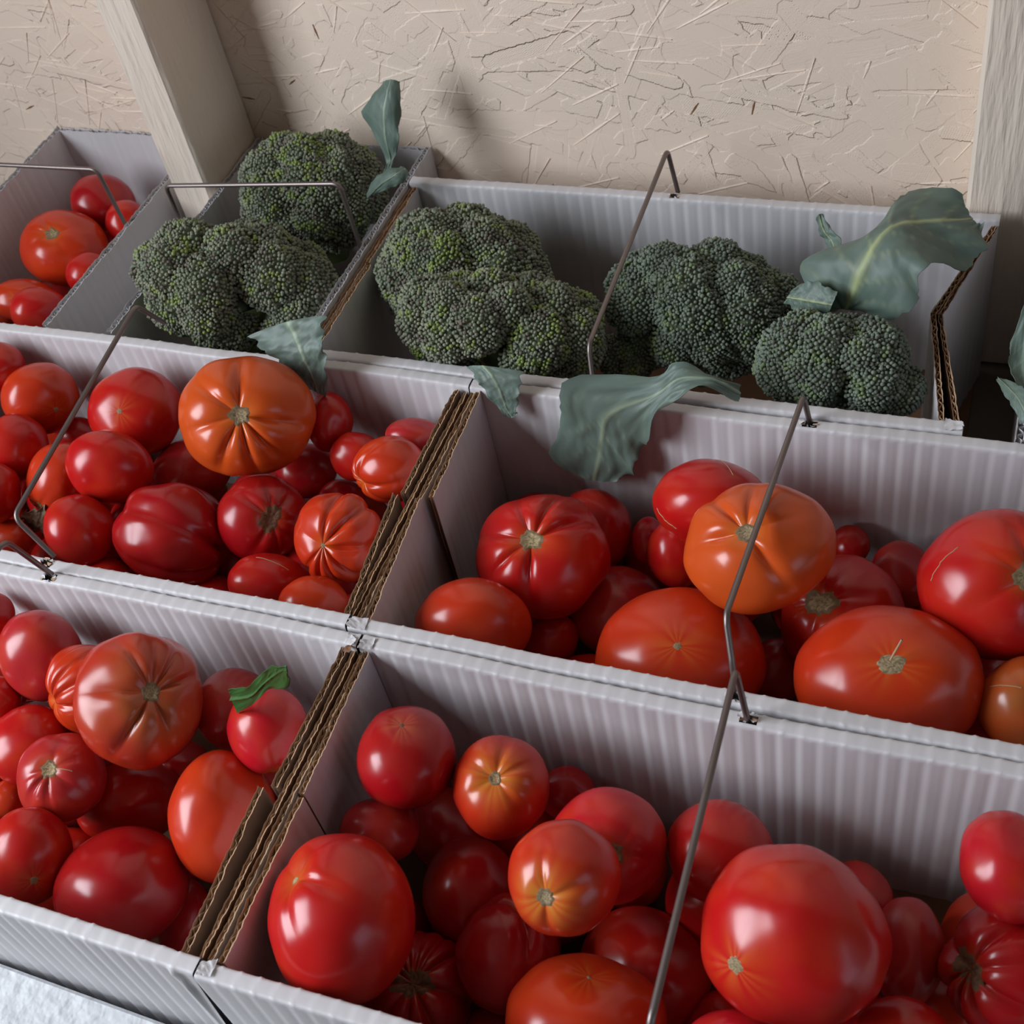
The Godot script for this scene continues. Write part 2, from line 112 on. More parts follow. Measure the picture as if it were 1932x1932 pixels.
	[Vector3(-0.1959, -0.1120, -0.3361), 0.0284, 0.0284, 0, Vector3(-0.0223, -0.7049, 0.7090), 4, 0.02, 0.00, 0.88, 0.03, 0.15, "n", "r", "tomato at the bottom of the box touching both small boxes", "tomatoes in the box touching both small boxes"],
	[Vector3(-0.3209, -0.1139, -0.2678), 0.0268, 0.0268, 0, Vector3(0.9461, 0.1847, -0.2661), 4, 0.02, 0.00, 0.88, 0.03, 0.15, "n", "p", "tomato at the bottom of the box touching both small boxes", "tomatoes in the box touching both small boxes"],
	[Vector3(-0.4806, -0.0966, -0.3592), 0.0244, 0.0244, 0, Vector3(0.8485, 0.3015, -0.4348), 4, 0.02, 0.00, 0.88, 0.03, 0.15, "n", "r", "tomato at the bottom of the box touching both small boxes", "tomatoes in the box touching both small boxes"],
	[Vector3(-0.3497, -0.0832, -0.2938), 0.0230, 0.0230, 0, Vector3(-0.9944, -0.0465, 0.0944), 4, 0.02, 0.00, 0.88, 0.03, 0.15, "n", "q", "tomato at the bottom of the box touching both small boxes", "tomatoes in the box touching both small boxes"],
	[Vector3(-0.2440, -0.1110, -0.3736), 0.0293, 0.0293, 0, Vector3(-0.5834, -0.7741, 0.2457), 4, 0.02, 0.00, 0.88, 0.03, 0.15, "n", "o", "tomato at the bottom of the box touching both small boxes", "tomatoes in the box touching both small boxes"],
	[Vector3(-0.2338, -0.0946, -0.2623), 0.0262, 0.0262, 0, Vector3(-0.8997, 0.4365, 0.0035), 4, 0.02, 0.00, 0.88, 0.03, 0.15, "n", "r", "tomato at the bottom of the box touching both small boxes", "tomatoes in the box touching both small boxes"],
	[Vector3(-0.3709, -0.1157, -0.3473), 0.0252, 0.0252, 0, Vector3(0.3216, 0.4579, 0.8288), 4, 0.02, 0.00, 0.88, 0.03, 0.15, "n", "p", "tomato at the bottom of the box touching both small boxes", "tomatoes in the box touching both small boxes"],
	[Vector3(-0.4118, -0.0940, -0.3372), 0.0267, 0.0267, 0, Vector3(-0.8615, -0.3404, -0.3768), 4, 0.02, 0.00, 0.88, 0.03, 0.15, "n", "r", "tomato at the bottom of the box touching both small boxes", "tomatoes in the box touching both small boxes"],
	[Vector3(-0.1220, -0.0933, -0.2677), 0.0273, 0.0273, 0, Vector3(-0.7513, 0.3429, -0.5639), 4, 0.02, 0.00, 0.88, 0.03, 0.15, "n", "q", "tomato at the bottom of the box touching both small boxes", "tomatoes in the box touching both small boxes"],
	[Vector3(-0.1774, -0.1172, -0.3791), 0.0239, 0.0239, 0, Vector3(0.3502, 0.4653, 0.8129), 4, 0.02, 0.00, 0.88, 0.03, 0.15, "n", "o", "tomato at the bottom of the box touching both small boxes", "tomatoes in the box touching both small boxes"],
	[Vector3(-0.3124, -0.0730, -0.3102), 0.0232, 0.0232, 0, Vector3(0.1081, -0.6632, 0.7406), 4, 0.02, 0.00, 0.88, 0.03, 0.15, "n", "r", "tomato at the bottom of the box touching both small boxes", "tomatoes in the box touching both small boxes"],
	[Vector3(-0.3202, -0.1159, -0.3771), 0.0250, 0.0250, 0, Vector3(-0.3082, -0.5149, -0.8000), 4, 0.02, 0.00, 0.88, 0.03, 0.15, "n", "p", "tomato at the bottom of the box touching both small boxes", "tomatoes in the box touching both small boxes"],
	[Vector3(-0.3979, -0.1156, -0.3840), 0.0252, 0.0252, 0, Vector3(-0.5920, 0.5719, -0.5678), 4, 0.02, 0.00, 0.88, 0.03, 0.15, "n", "r", "tomato at the bottom of the box touching both small boxes", "tomatoes in the box touching both small boxes"],
	[Vector3(-0.1286, -0.0734, -0.3867), 0.0228, 0.0228, 0, Vector3(0.4756, 0.1303, -0.8700), 4, 0.02, 0.00, 0.88, 0.03, 0.15, "n", "q", "tomato at the bottom of the box touching both small boxes", "tomatoes in the box touching both small boxes"],
	[Vector3(-0.4575, -0.0694, -0.3301), 0.0263, 0.0263, 0, Vector3(-0.0548, 0.5825, 0.8110), 4, 0.02, 0.00, 0.88, 0.03, 0.15, "n", "o", "tomato at the bottom of the box touching both small boxes", "tomatoes in the box touching both small boxes"],
	[Vector3(-0.3045, -0.0734, -0.2502), 0.0228, 0.0228, 0, Vector3(0.5826, -0.0556, -0.8109), 4, 0.02, 0.00, 0.88, 0.03, 0.15, "n", "r", "tomato at the bottom of the box touching both small boxes", "tomatoes in the box touching both small boxes"],
	[Vector3(-0.1464, -0.0988, -0.3398), 0.0224, 0.0224, 0, Vector3(0.4147, 0.6426, 0.6443), 4, 0.02, 0.00, 0.88, 0.03, 0.15, "n", "p", "tomato at the bottom of the box touching both small boxes", "tomatoes in the box touching both small boxes"],
	[Vector3(-0.2340, -0.0731, -0.3459), 0.0231, 0.0231, 0, Vector3(-0.8707, 0.2298, -0.4348), 4, 0.02, 0.00, 0.88, 0.03, 0.15, "n", "r", "tomato at the bottom of the box touching both small boxes", "tomatoes in the box touching both small boxes"],
	[Vector3(-0.3327, -0.1175, -0.3211), 0.0236, 0.0236, 0, Vector3(0.8380, -0.4325, -0.3327), 4, 0.02, 0.00, 0.88, 0.03, 0.15, "n", "q", "tomato at the bottom of the box touching both small boxes", "tomatoes in the box touching both small boxes"],
	[Vector3(-0.4486, -0.0986, -0.3883), 0.0226, 0.0226, 0, Vector3(0.9517, -0.2605, 0.1624), 4, 0.02, 0.00, 0.88, 0.03, 0.15, "n", "o", "tomato at the bottom of the box touching both small boxes", "tomatoes in the box touching both small boxes"],
	[Vector3(0.2426, -0.1158, -0.3686), 0.0251, 0.0251, 0, Vector3(0.4103, -0.8301, -0.3776), 4, 0.02, 0.00, 0.88, 0.03, 0.15, "n", "r", "tomato at the bottom of the box touching the long broccoli box", "tomatoes in the box touching the long broccoli box"],
	[Vector3(0.1049, -0.1122, -0.3675), 0.0283, 0.0283, 0, Vector3(0.1518, 0.8535, -0.4986), 4, 0.02, 0.00, 0.88, 0.03, 0.15, "n", "p", "tomato at the bottom of the box touching the long broccoli box", "tomatoes in the box touching the long broccoli box"],
	[Vector3(-0.0158, -0.1182, -0.3312), 0.0230, 0.0230, 0, Vector3(-0.1105, -0.6053, 0.7883), 4, 0.02, 0.00, 0.88, 0.03, 0.15, "n", "r", "tomato at the bottom of the box touching the long broccoli box", "tomatoes in the box touching the long broccoli box"],
	[Vector3(0.2767, -0.0979, -0.2798), 0.0233, 0.0233, 0, Vector3(0.4056, -0.7502, -0.5221), 4, 0.02, 0.00, 0.88, 0.03, 0.15, "n", "q", "tomato at the bottom of the box touching the long broccoli box", "tomatoes in the box touching the long broccoli box"],
	[Vector3(0.0502, -0.1190, -0.3886), 0.0223, 0.0223, 0, Vector3(0.5205, -0.7939, 0.3144), 4, 0.02, 0.00, 0.88, 0.03, 0.15, "n", "o", "tomato at the bottom of the box touching the long broccoli box", "tomatoes in the box touching the long broccoli box"],
	[Vector3(0.1579, -0.1181, -0.3718), 0.0230, 0.0230, 0, Vector3(-0.9322, 0.3549, -0.0713), 4, 0.02, 0.00, 0.88, 0.03, 0.15, "n", "r", "tomato at the bottom of the box touching the long broccoli box", "tomatoes in the box touching the long broccoli box"],
	[Vector3(0.1187, -0.0737, -0.3410), 0.0226, 0.0226, 0, Vector3(-0.3615, -0.9318, -0.0333), 4, 0.02, 0.00, 0.88, 0.03, 0.15, "n", "p", "tomato at the bottom of the box touching the long broccoli box", "tomatoes in the box touching the long broccoli box"],
	[Vector3(0.0390, -0.1145, -0.2685), 0.0262, 0.0262, 0, Vector3(-0.3464, 0.7472, 0.5673), 4, 0.02, 0.00, 0.88, 0.03, 0.15, "n", "r", "tomato at the bottom of the box touching the long broccoli box", "tomatoes in the box touching the long broccoli box"],
	[Vector3(-0.0341, -0.0983, -0.3872), 0.0229, 0.0229, 0, Vector3(-0.5164, -0.7828, -0.3472), 4, 0.02, 0.00, 0.88, 0.03, 0.15, "n", "q", "tomato at the bottom of the box touching the long broccoli box", "tomatoes in the box touching the long broccoli box"],
	[Vector3(0.2919, -0.1192, -0.3133), 0.0221, 0.0221, 0, Vector3(-0.4431, -0.0289, -0.8960), 4, 0.02, 0.00, 0.88, 0.03, 0.15, "n", "o", "tomato at the bottom of the box touching the long broccoli box", "tomatoes in the box touching the long broccoli box"],
	[Vector3(-0.2405, -0.1118, -0.0646), 0.0286, 0.0286, 0, Vector3(0.4025, -0.8095, -0.4274), 4, 0.02, 0.00, 0.88, 0.03, 0.15, "n", "r", "tomato at the bottom of the outer box with the green-shouldered tomato", "tomatoes in the outer box with the green-shouldered tomato"],
	[Vector3(-0.3396, -0.0698, -0.1620), 0.0260, 0.0260, 0, Vector3(0.7518, -0.6189, -0.2275), 4, 0.02, 0.00, 0.88, 0.03, 0.15, "n", "p", "tomato at the bottom of the outer box with the green-shouldered tomato", "tomatoes in the outer box with the green-shouldered tomato"],
	[Vector3(-0.2608, -0.0729, -0.1571), 0.0232, 0.0232, 0, Vector3(-0.1414, -0.5816, 0.8011), 4, 0.02, 0.00, 0.88, 0.03, 0.15, "n", "r", "tomato at the bottom of the outer box with the green-shouldered tomato", "tomatoes in the outer box with the green-shouldered tomato"],
	[Vector3(-0.2887, -0.1182, -0.1642), 0.0230, 0.0230, 0, Vector3(0.8244, -0.4762, -0.3059), 4, 0.02, 0.00, 0.88, 0.03, 0.15, "n", "q", "tomato at the bottom of the outer box with the green-shouldered tomato", "tomatoes in the outer box with the green-shouldered tomato"],
	[Vector3(-0.3353, -0.0970, -0.1145), 0.0240, 0.0240, 0, Vector3(-0.6084, 0.6963, 0.3809), 4, 0.02, 0.00, 0.88, 0.03, 0.15, "n", "o", "tomato at the bottom of the outer box with the green-shouldered tomato", "tomatoes in the outer box with the green-shouldered tomato"],
	[Vector3(-0.1340, -0.1135, -0.1086), 0.0271, 0.0271, 0, Vector3(-0.7596, -0.4399, 0.4790), 4, 0.02, 0.00, 0.88, 0.03, 0.15, "n", "r", "tomato at the bottom of the outer box with the green-shouldered tomato", "tomatoes in the outer box with the green-shouldered tomato"],
	[Vector3(-0.1502, -0.1167, -0.1692), 0.0243, 0.0243, 0, Vector3(-0.4323, 0.2914, 0.8533), 4, 0.02, 0.00, 0.88, 0.03, 0.15, "n", "p", "tomato at the bottom of the outer box with the green-shouldered tomato", "tomatoes in the outer box with the green-shouldered tomato"],
	[Vector3(-0.3326, -0.1185, -0.1518), 0.0227, 0.0227, 0, Vector3(0.8356, -0.0056, 0.5492), 4, 0.02, 0.00, 0.88, 0.03, 0.15, "n", "r", "tomato at the bottom of the outer box with the green-shouldered tomato", "tomatoes in the outer box with the green-shouldered tomato"],
	[Vector3(-0.2700, -0.1150, -0.1231), 0.0258, 0.0258, 0, Vector3(0.4882, -0.8145, 0.3136), 4, 0.02, 0.00, 0.88, 0.03, 0.15, "n", "q", "tomato at the bottom of the outer box with the green-shouldered tomato", "tomatoes in the outer box with the green-shouldered tomato"],
	[Vector3(-0.3097, -0.1145, -0.0809), 0.0262, 0.0262, 0, Vector3(0.6737, -0.1786, 0.7171), 4, 0.02, 0.00, 0.88, 0.03, 0.15, "n", "o", "tomato at the bottom of the outer box with the green-shouldered tomato", "tomatoes in the outer box with the green-shouldered tomato"],
	[Vector3(-0.2989, -0.0836, -0.1368), 0.0226, 0.0226, 0, Vector3(0.9942, 0.0491, -0.0960), 4, 0.02, 0.00, 0.88, 0.03, 0.15, "n", "r", "tomato at the bottom of the outer box with the green-shouldered tomato", "tomatoes in the outer box with the green-shouldered tomato"],
	[Vector3(-0.1803, -0.1191, -0.0786), 0.0222, 0.0222, 0, Vector3(-0.5902, -0.6963, 0.4084), 4, 0.02, 0.00, 0.88, 0.03, 0.15, "n", "p", "tomato at the bottom of the outer box with the green-shouldered tomato", "tomatoes in the outer box with the green-shouldered tomato"],
	[Vector3(-0.3722, -0.1180, -0.1707), 0.0231, 0.0231, 0, Vector3(0.1551, 0.0040, 0.9879), 4, 0.02, 0.00, 0.88, 0.03, 0.15, "n", "r", "tomato at the bottom of the outer box with the green-shouldered tomato", "tomatoes in the outer box with the green-shouldered tomato"],
	[Vector3(0.2217, -0.1099, -0.1050), 0.0302, 0.0302, 0, Vector3(-0.3982, -0.8911, 0.2176), 4, 0.02, 0.00, 0.88, 0.03, 0.15, "n", "q", "tomato at the bottom of the outer box with the largest tomato", "tomatoes in the outer box with the largest tomato"],
	[Vector3(0.2745, -0.1167, -0.1210), 0.0243, 0.0243, 0, Vector3(-0.8773, -0.4093, 0.2508), 4, 0.02, 0.00, 0.88, 0.03, 0.15, "n", "o", "tomato at the bottom of the outer box with the largest tomato", "tomatoes in the outer box with the largest tomato"],
	[Vector3(0.2218, -0.0980, -0.1625), 0.0232, 0.0232, 0, Vector3(-0.5505, 0.6686, -0.4999), 4, 0.02, 0.00, 0.88, 0.03, 0.15, "n", "r", "tomato at the bottom of the outer box with the largest tomato", "tomatoes in the outer box with the largest tomato"],
	[Vector3(0.0943, -0.1158, -0.1608), 0.0251, 0.0251, 0, Vector3(0.3475, 0.7107, -0.6116), 4, 0.02, 0.00, 0.88, 0.03, 0.15, "n", "p", "tomato at the bottom of the outer box with the largest tomato", "tomatoes in the outer box with the largest tomato"],
	[Vector3(0.1529, -0.1095, -0.1537), 0.0306, 0.0306, 0, Vector3(0.7348, -0.0406, 0.6771), 4, 0.02, 0.00, 0.88, 0.03, 0.15, "n", "r", "tomato at the bottom of the outer box with the largest tomato", "tomatoes in the outer box with the largest tomato"],
	[Vector3(0.0321, -0.1172, -0.1651), 0.0238, 0.0238, 0, Vector3(0.1163, -0.5836, -0.8036), 4, 0.02, 0.00, 0.88, 0.03, 0.15, "n", "q", "tomato at the bottom of the outer box with the largest tomato", "tomatoes in the outer box with the largest tomato"],
	[Vector3(0.2989, -0.1107, -0.1640), 0.0295, 0.0295, 0, Vector3(-0.2289, -0.3908, 0.8916), 4, 0.02, 0.00, 0.88, 0.03, 0.15, "n", "o", "tomato at the bottom of the outer box with the largest tomato", "tomatoes in the outer box with the largest tomato"],
	[Vector3(0.1727, -0.1175, -0.0829), 0.0236, 0.0236, 0, Vector3(0.4779, -0.8565, -0.1949), 4, 0.02, 0.00, 0.88, 0.03, 0.15, "n", "r", "tomato at the bottom of the outer box with the largest tomato", "tomatoes in the outer box with the largest tomato"],
	[Vector3(0.0626, -0.1179, -0.1291), 0.0233, 0.0233, 0, Vector3(-0.5263, 0.8414, -0.1223), 4, 0.02, 0.00, 0.88, 0.03, 0.15, "n", "p", "tomato at the bottom of the outer box with the largest tomato", "tomatoes in the outer box with the largest tomato"],
	[Vector3(-0.0249, -0.1192, -0.0882), 0.0221, 0.0221, 0, Vector3(-0.4180, -0.7717, -0.4793), 4, 0.02, 0.00, 0.88, 0.03, 0.15, "n", "r", "tomato at the bottom of the outer box with the largest tomato", "tomatoes in the outer box with the largest tomato"],
]
# centre, half width, half height, tilt, label
var HEADS := [
	[Vector3(-0.2989, -0.0042, -0.6248), 0.0609, 0.0494, 0, "dark green broccoli head with a tall upright leaf, against the wall"],
	[Vector3(-0.3038, -0.0084, -0.5023), 0.0827, 0.0513, 8, "wide broccoli head spilling over the box of tomatoes, wire handle behind it"],
	[Vector3(-0.1386, -0.0252, -0.5584), 0.0679, 0.0540, 10, "domed broccoli head at the corner of the long box"],
	[Vector3(-0.0794, -0.0063, -0.4867), 0.0786, 0.0393, 6, "wide pale-budded broccoli head resting on the rim of the long box"],
	[Vector3(0.0457, -0.0336, -0.5577), 0.0733, 0.0486, 6, "broccoli head with yellow-green patches beside the large leaf"],
	[Vector3(0.1574, -0.0105, -0.4871), 0.0569, 0.0357, 14, "tight blue-green broccoli head against the bent end flap"],
	[Vector3(-0.0028, -0.0630, -0.5316), 0.0261, 0.0182, 0, "small dark broccoli head low beneath the wire handle of the long box"],
	[Vector3(0.3093, -0.0105, -0.5797), 0.0261, 0.0418, 0, "broccoli head with ragged leaves in the next box"],
]
# index of the head, stations from stalk to tip: one edge, midrib, other edge
var LEAVES := [
	[0, [[Vector3(-0.2301, 0.0125, -0.6153), Vector3(-0.2282, 0.0126, -0.6153), Vector3(-0.2263, 0.0128, -0.6153)], [Vector3(-0.2233, 0.0236, -0.6216), Vector3(-0.2209, 0.0237, -0.6216), Vector3(-0.2183, 0.0249, -0.6216)], [Vector3(-0.2256, 0.0286, -0.6300), Vector3(-0.2204, 0.0289, -0.6300), Vector3(-0.2146, 0.0332, -0.6300)], [Vector3(-0.2299, 0.0440, -0.6342), Vector3(-0.2198, 0.0473, -0.6300), Vector3(-0.2085, 0.0479, -0.6300)], [Vector3(-0.2427, 0.0590, -0.6426), Vector3(-0.2183, 0.0668, -0.6342), Vector3(-0.2081, 0.0600, -0.6384)], [Vector3(-0.2306, 0.0756, -0.6468), Vector3(-0.2145, 0.0810, -0.6405), Vector3(-0.2055, 0.0737, -0.6426)], [Vector3(-0.2220, 0.0839, -0.6510), Vector3(-0.2132, 0.0878, -0.6489), Vector3(-0.2071, 0.0849, -0.6510)]]],
	[0, [[Vector3(-0.2407, 0.0020, -0.6090), Vector3(-0.2382, 0.0042, -0.6090), Vector3(-0.2364, 0.0074, -0.6090)], [Vector3(-0.2336, 0.0172, -0.6132), Vector3(-0.2239, 0.0183, -0.6090), Vector3(-0.2183, 0.0147, -0.6090)], [Vector3(-0.2185, 0.0282, -0.6153), Vector3(-0.2076, 0.0293, -0.6090), Vector3(-0.2034, 0.0222, -0.6090)], [Vector3(-0.2073, 0.0299, -0.6195), Vector3(-0.2018, 0.0298, -0.6174), Vector3(-0.1985, 0.0265, -0.6153)]]],
	[1, [[Vector3(-0.2392, 0.0273, -0.4158), Vector3(-0.2040, 0.0425, -0.4179), Vector3(-0.1753, 0.0489, -0.4200)], [Vector3(-0.2280, 0.0248, -0.4074), Vector3(-0.1979, 0.0324, -0.4116), Vector3(-0.1770, 0.0390, -0.4137)], [Vector3(-0.2155, 0.0179, -0.4032), Vector3(-0.1929, 0.0231, -0.4053), Vector3(-0.1762, 0.0294, -0.4074)], [Vector3(-0.2050, 0.0053, -0.4011), Vector3(-0.1898, 0.0087, -0.4032), Vector3(-0.1766, 0.0136, -0.4032)], [Vector3(-0.1934, -0.0036, -0.4001), Vector3(-0.1879, -0.0063, -0.4001), Vector3(-0.1822, -0.0085, -0.4001)]]],
	[3, [[Vector3(-0.0781, 0.0126, -0.4242), Vector3(-0.0644, 0.0193, -0.4200), Vector3(-0.0370, 0.0185, -0.4200)], [Vector3(-0.0693, 0.0139, -0.4137), Vector3(-0.0559, 0.0158, -0.4137), Vector3(-0.0367, 0.0140, -0.4137)], [Vector3(-0.0628, 0.0077, -0.4095), Vector3(-0.0505, 0.0062, -0.4095), Vector3(-0.0384, 0.0042, -0.4095)], [Vector3(-0.0563, -0.0025, -0.4074), Vector3(-0.0480, -0.0051, -0.4074), Vector3(-0.0410, -0.0064, -0.4074)], [Vector3(-0.0488, -0.0117, -0.4063), Vector3(-0.0448, -0.0125, -0.4063), Vector3(-0.0403, -0.0087, -0.4063)]]],
	[4, [[Vector3(0.1095, 0.0207, -0.4158), Vector3(0.1079, 0.0201, -0.4200), Vector3(0.1056, 0.0194, -0.4242)], [Vector3(0.0934, 0.0297, -0.4116), Vector3(0.0903, 0.0319, -0.4179), Vector3(0.0865, 0.0307, -0.4263)], [Vector3(0.0767, 0.0299, -0.4053), Vector3(0.0724, 0.0316, -0.4158), Vector3(0.0699, 0.0350, -0.4263)], [Vector3(0.0589, 0.0126, -0.4032), Vector3(0.0558, 0.0194, -0.4116), Vector3(0.0529, 0.0280, -0.4200)], [Vector3(0.0489, -0.0189, -0.4042), Vector3(0.0260, 0.0042, -0.4053), Vector3(-0.0029, 0.0238, -0.4116)], [Vector3(0.0408, -0.0312, -0.4032), Vector3(0.0189, -0.0153, -0.4032), Vector3(-0.0071, -0.0041, -0.4032)], [Vector3(0.0380, -0.0476, -0.4022), Vector3(0.0152, -0.0339, -0.4022), Vector3(-0.0174, -0.0308, -0.4022)], [Vector3(0.0287, -0.0540, -0.4015), Vector3(0.0086, -0.0585, -0.4015), Vector3(-0.0162, -0.0496, -0.4015)]]],
	[5, [[Vector3(0.1472, 0.0046, -0.5250), Vector3(0.1545, 0.0064, -0.5250), Vector3(0.1601, 0.0039, -0.5250)], [Vector3(0.1264, 0.0101, -0.5292), Vector3(0.1595, 0.0239, -0.5250), Vector3(0.1895, 0.0117, -0.5145)], [Vector3(0.1239, 0.0278, -0.5460), Vector3(0.1643, 0.0405, -0.5292), Vector3(0.1993, 0.0303, -0.5145)], [Vector3(0.1494, 0.0337, -0.5586), Vector3(0.1702, 0.0504, -0.5418), Vector3(0.2023, 0.0455, -0.5250)], [Vector3(0.1678, 0.0379, -0.5712), Vector3(0.1797, 0.0543, -0.5544), Vector3(0.2185, 0.0361, -0.5418)], [Vector3(0.1760, 0.0496, -0.5922), Vector3(0.1914, 0.0489, -0.5670), Vector3(0.2319, 0.0278, -0.5586)], [Vector3(0.1962, 0.0506, -0.6048), Vector3(0.2087, 0.0455, -0.5754), Vector3(0.2340, 0.0361, -0.5712)], [Vector3(0.2156, 0.0458, -0.6006), Vector3(0.2243, 0.0388, -0.5880), Vector3(0.2316, 0.0391, -0.5838)]]],
	[5, [[Vector3(0.1210, 0.0236, -0.5985), Vector3(0.1232, 0.0264, -0.5985), Vector3(0.1253, 0.0266, -0.5985)], [Vector3(0.1241, 0.0135, -0.5943), Vector3(0.1281, 0.0172, -0.5922), Vector3(0.1317, 0.0202, -0.5922)], [Vector3(0.1304, 0.0088, -0.5880), Vector3(0.1351, 0.0117, -0.5859), Vector3(0.1405, 0.0156, -0.5838)], [Vector3(0.1433, 0.0081, -0.5565), Vector3(0.1454, 0.0093, -0.5565), Vector3(0.1475, 0.0104, -0.5565)]]],
	[5, [[Vector3(0.1138, 0.0076, -0.5250), Vector3(0.1160, 0.0124, -0.5250), Vector3(0.1181, 0.0181, -0.5250)], [Vector3(0.1257, 0.0041, -0.5187), Vector3(0.1292, 0.0163, -0.5187), Vector3(0.1314, 0.0275, -0.5250)], [Vector3(0.1443, 0.0080, -0.5124), Vector3(0.1475, 0.0196, -0.5124), Vector3(0.1501, 0.0266, -0.5166)]]],
	[7, [[Vector3(0.2645, 0.0463, -0.5040), Vector3(0.2680, 0.0467, -0.5040), Vector3(0.2724, 0.0472, -0.5040)], [Vector3(0.2595, 0.0281, -0.4830), Vector3(0.2677, 0.0271, -0.4830), Vector3(0.2797, 0.0265, -0.4830)], [Vector3(0.2606, 0.0240, -0.4662), Vector3(0.2690, 0.0209, -0.4662), Vector3(0.2815, 0.0228, -0.4662)], [Vector3(0.2653, 0.0225, -0.4536), Vector3(0.2714, 0.0179, -0.4536), Vector3(0.2789, 0.0169, -0.4536)], [Vector3(0.2689, 0.0221, -0.4473), Vector3(0.2728, 0.0184, -0.4473), Vector3(0.2763, 0.0189, -0.4473)]]],
	[7, [[Vector3(0.2544, 0.0157, -0.4620), Vector3(0.2555, 0.0168, -0.4620), Vector3(0.2573, 0.0175, -0.4620)], [Vector3(0.2591, 0.0197, -0.4473), Vector3(0.2622, 0.0236, -0.4473), Vector3(0.2659, 0.0276, -0.4473)], [Vector3(0.2655, 0.0246, -0.4305), Vector3(0.2692, 0.0295, -0.4305), Vector3(0.2742, 0.0357, -0.4305)], [Vector3(0.2711, 0.0220, -0.4200), Vector3(0.2750, 0.0248, -0.4200), Vector3(0.2787, 0.0297, -0.4200)]]],
]
var WIRES := {
	"m2": [Vector3(0.1498, -0.0040, -0.4259), Vector3(0.1485, 0.0320, -0.4126), Vector3(0.1422, 0.0381, -0.2394), Vector3(0.1493, 0.0166, -0.2215), Vector3(0.1508, -0.0040, -0.2191)],
	"w": [Vector3(0.0053, -0.0040, -0.6558), Vector3(0.0040, 0.0418, -0.6426), Vector3(-0.0014, 0.0170, -0.4536), Vector3(0.0020, -0.0040, -0.4426)],
	"f2": [Vector3(0.1603, -0.0040, -0.2045), Vector3(0.1582, 0.0557, -0.1953), Vector3(0.1631, 0.0534, -0.0210), Vector3(0.1603, -0.0040, -0.0113)],
	"m1": [Vector3(-0.2982, -0.0040, -0.2240), Vector3(-0.3184, 0.0253, -0.2289), Vector3(-0.3115, 0.0592, -0.3990), Vector3(-0.3143, 0.0256, -0.4200)],
	"f1": [Vector3(-0.2879, -0.0040, -0.2091), Vector3(-0.2891, 0.0476, -0.1953), Vector3(-0.2941, 0.0526, -0.0378), Vector3(-0.2879, -0.0040, -0.0138)],
	"s2": [Vector3(-0.3926, -0.0030, -0.5652), Vector3(-0.3874, 0.0414, -0.5594), Vector3(-0.2247, 0.0562, -0.5566), Vector3(-0.2231, -0.0030, -0.5567)],
	"s1": [Vector3(-0.4460, -0.0030, -0.5598), Vector3(-0.4483, 0.0530, -0.5586), Vector3(-0.5933, 0.0530, -0.5556), Vector3(-0.6060, -0.0030, -0.5598)],
}
# index of the tomato, two directions from its centre
var CRACKS := [
	[25, Vector3(-0.2032, 0.9659, -0.1606), Vector3(0.8169, 0.5402, -0.2021)],
	[34, Vector3(0.1255, 0.8384, -0.5304), Vector3(0.4728, 0.8808, 0.0253)],
	[34, Vector3(-0.8137, 0.2566, 0.5216), Vector3(-0.4457, 0.1285, 0.8859)],
	[43, Vector3(-0.8251, 0.3873, 0.4112), Vector3(-0.6124, 0.7851, 0.0932)],
	[44, Vector3(-0.8240, 0.5615, 0.0763), Vector3(-0.2427, 0.9516, 0.1885)],
	[54, Vector3(0.3119, 0.9371, 0.1570), Vector3(0.6980, 0.7132, 0.0636)],
]

var M := {}
var names := {}
var nz := FastNoiseLite.new()
var rng := RandomNumberGenerator.new()


func _ready():
	rng.seed = 11
	nz.seed = 5
	nz.frequency = 1.0
	nz.noise_type = FastNoiseLite.TYPE_SIMPLEX_SMOOTH
	nz.fractal_octaves = 2
	setup_view()
	materials()
	structure()
	boxes()
	tomatoes()
	broccoli()
	loose_bits()


func setup_view():
	var cam := Camera3D.new()
	cam.name = "camera"
	cam.fov = FOV
	cam.near = 0.02
	var lens := CameraAttributesPhysical.new()
	lens.frustum_focal_length = 12.0 / tan(deg_to_rad(FOV * 0.5))
	lens.frustum_focus_distance = 0.80
	lens.frustum_near = 0.02
	lens.frustum_far = 50.0
	lens.exposure_aperture = 12.0
	cam.attributes = lens
	cam.transform = Transform3D(Basis(CAM_X, CAM_Y, CAM_Z), EYE)
	add_child(cam)
	cam.current = true
	var sky := ProceduralSkyMaterial.new()
	sky.sky_top_color = Color(0.60, 0.70, 0.84)
	sky.sky_horizon_color = Color(0.80, 0.84, 0.90)
	sky.ground_bottom_color = Color(0.34, 0.33, 0.28)
	sky.ground_horizon_color = Color(0.42, 0.42, 0.38)
	var env := Environment.new()
	env.background_mode = Environment.BG_SKY
	env.sky = Sky.new()
	env.sky.sky_material = sky
	env.background_energy_multiplier = 0.6
	env.tonemap_mode = Environment.TONE_MAPPER_LINEAR
	env.tonemap_exposure = 1.04
	env.sdfgi_enabled = true
	env.ssao_enabled = true
	env.ssil_enabled = true
	var we := WorldEnvironment.new()
	we.name = "environment"
	we.environment = env
	add_child(we)
	# daylight through the window at the left and the hatch at the right
	daylight("window_daylight", Vector3(-1.07, 0.80, 0.49), Vector3(0, -90, 0), Vector2(0.86, 1.05), Color(0.945, 0.97, 1.0), 4.3)
	daylight("hatch_daylight", Vector3(1.57, 0.45, 0.45), Vector3(0, 90, 0), Vector2(0.9, 0.8), Color(0.84, 0.92, 1.0), 0.25)


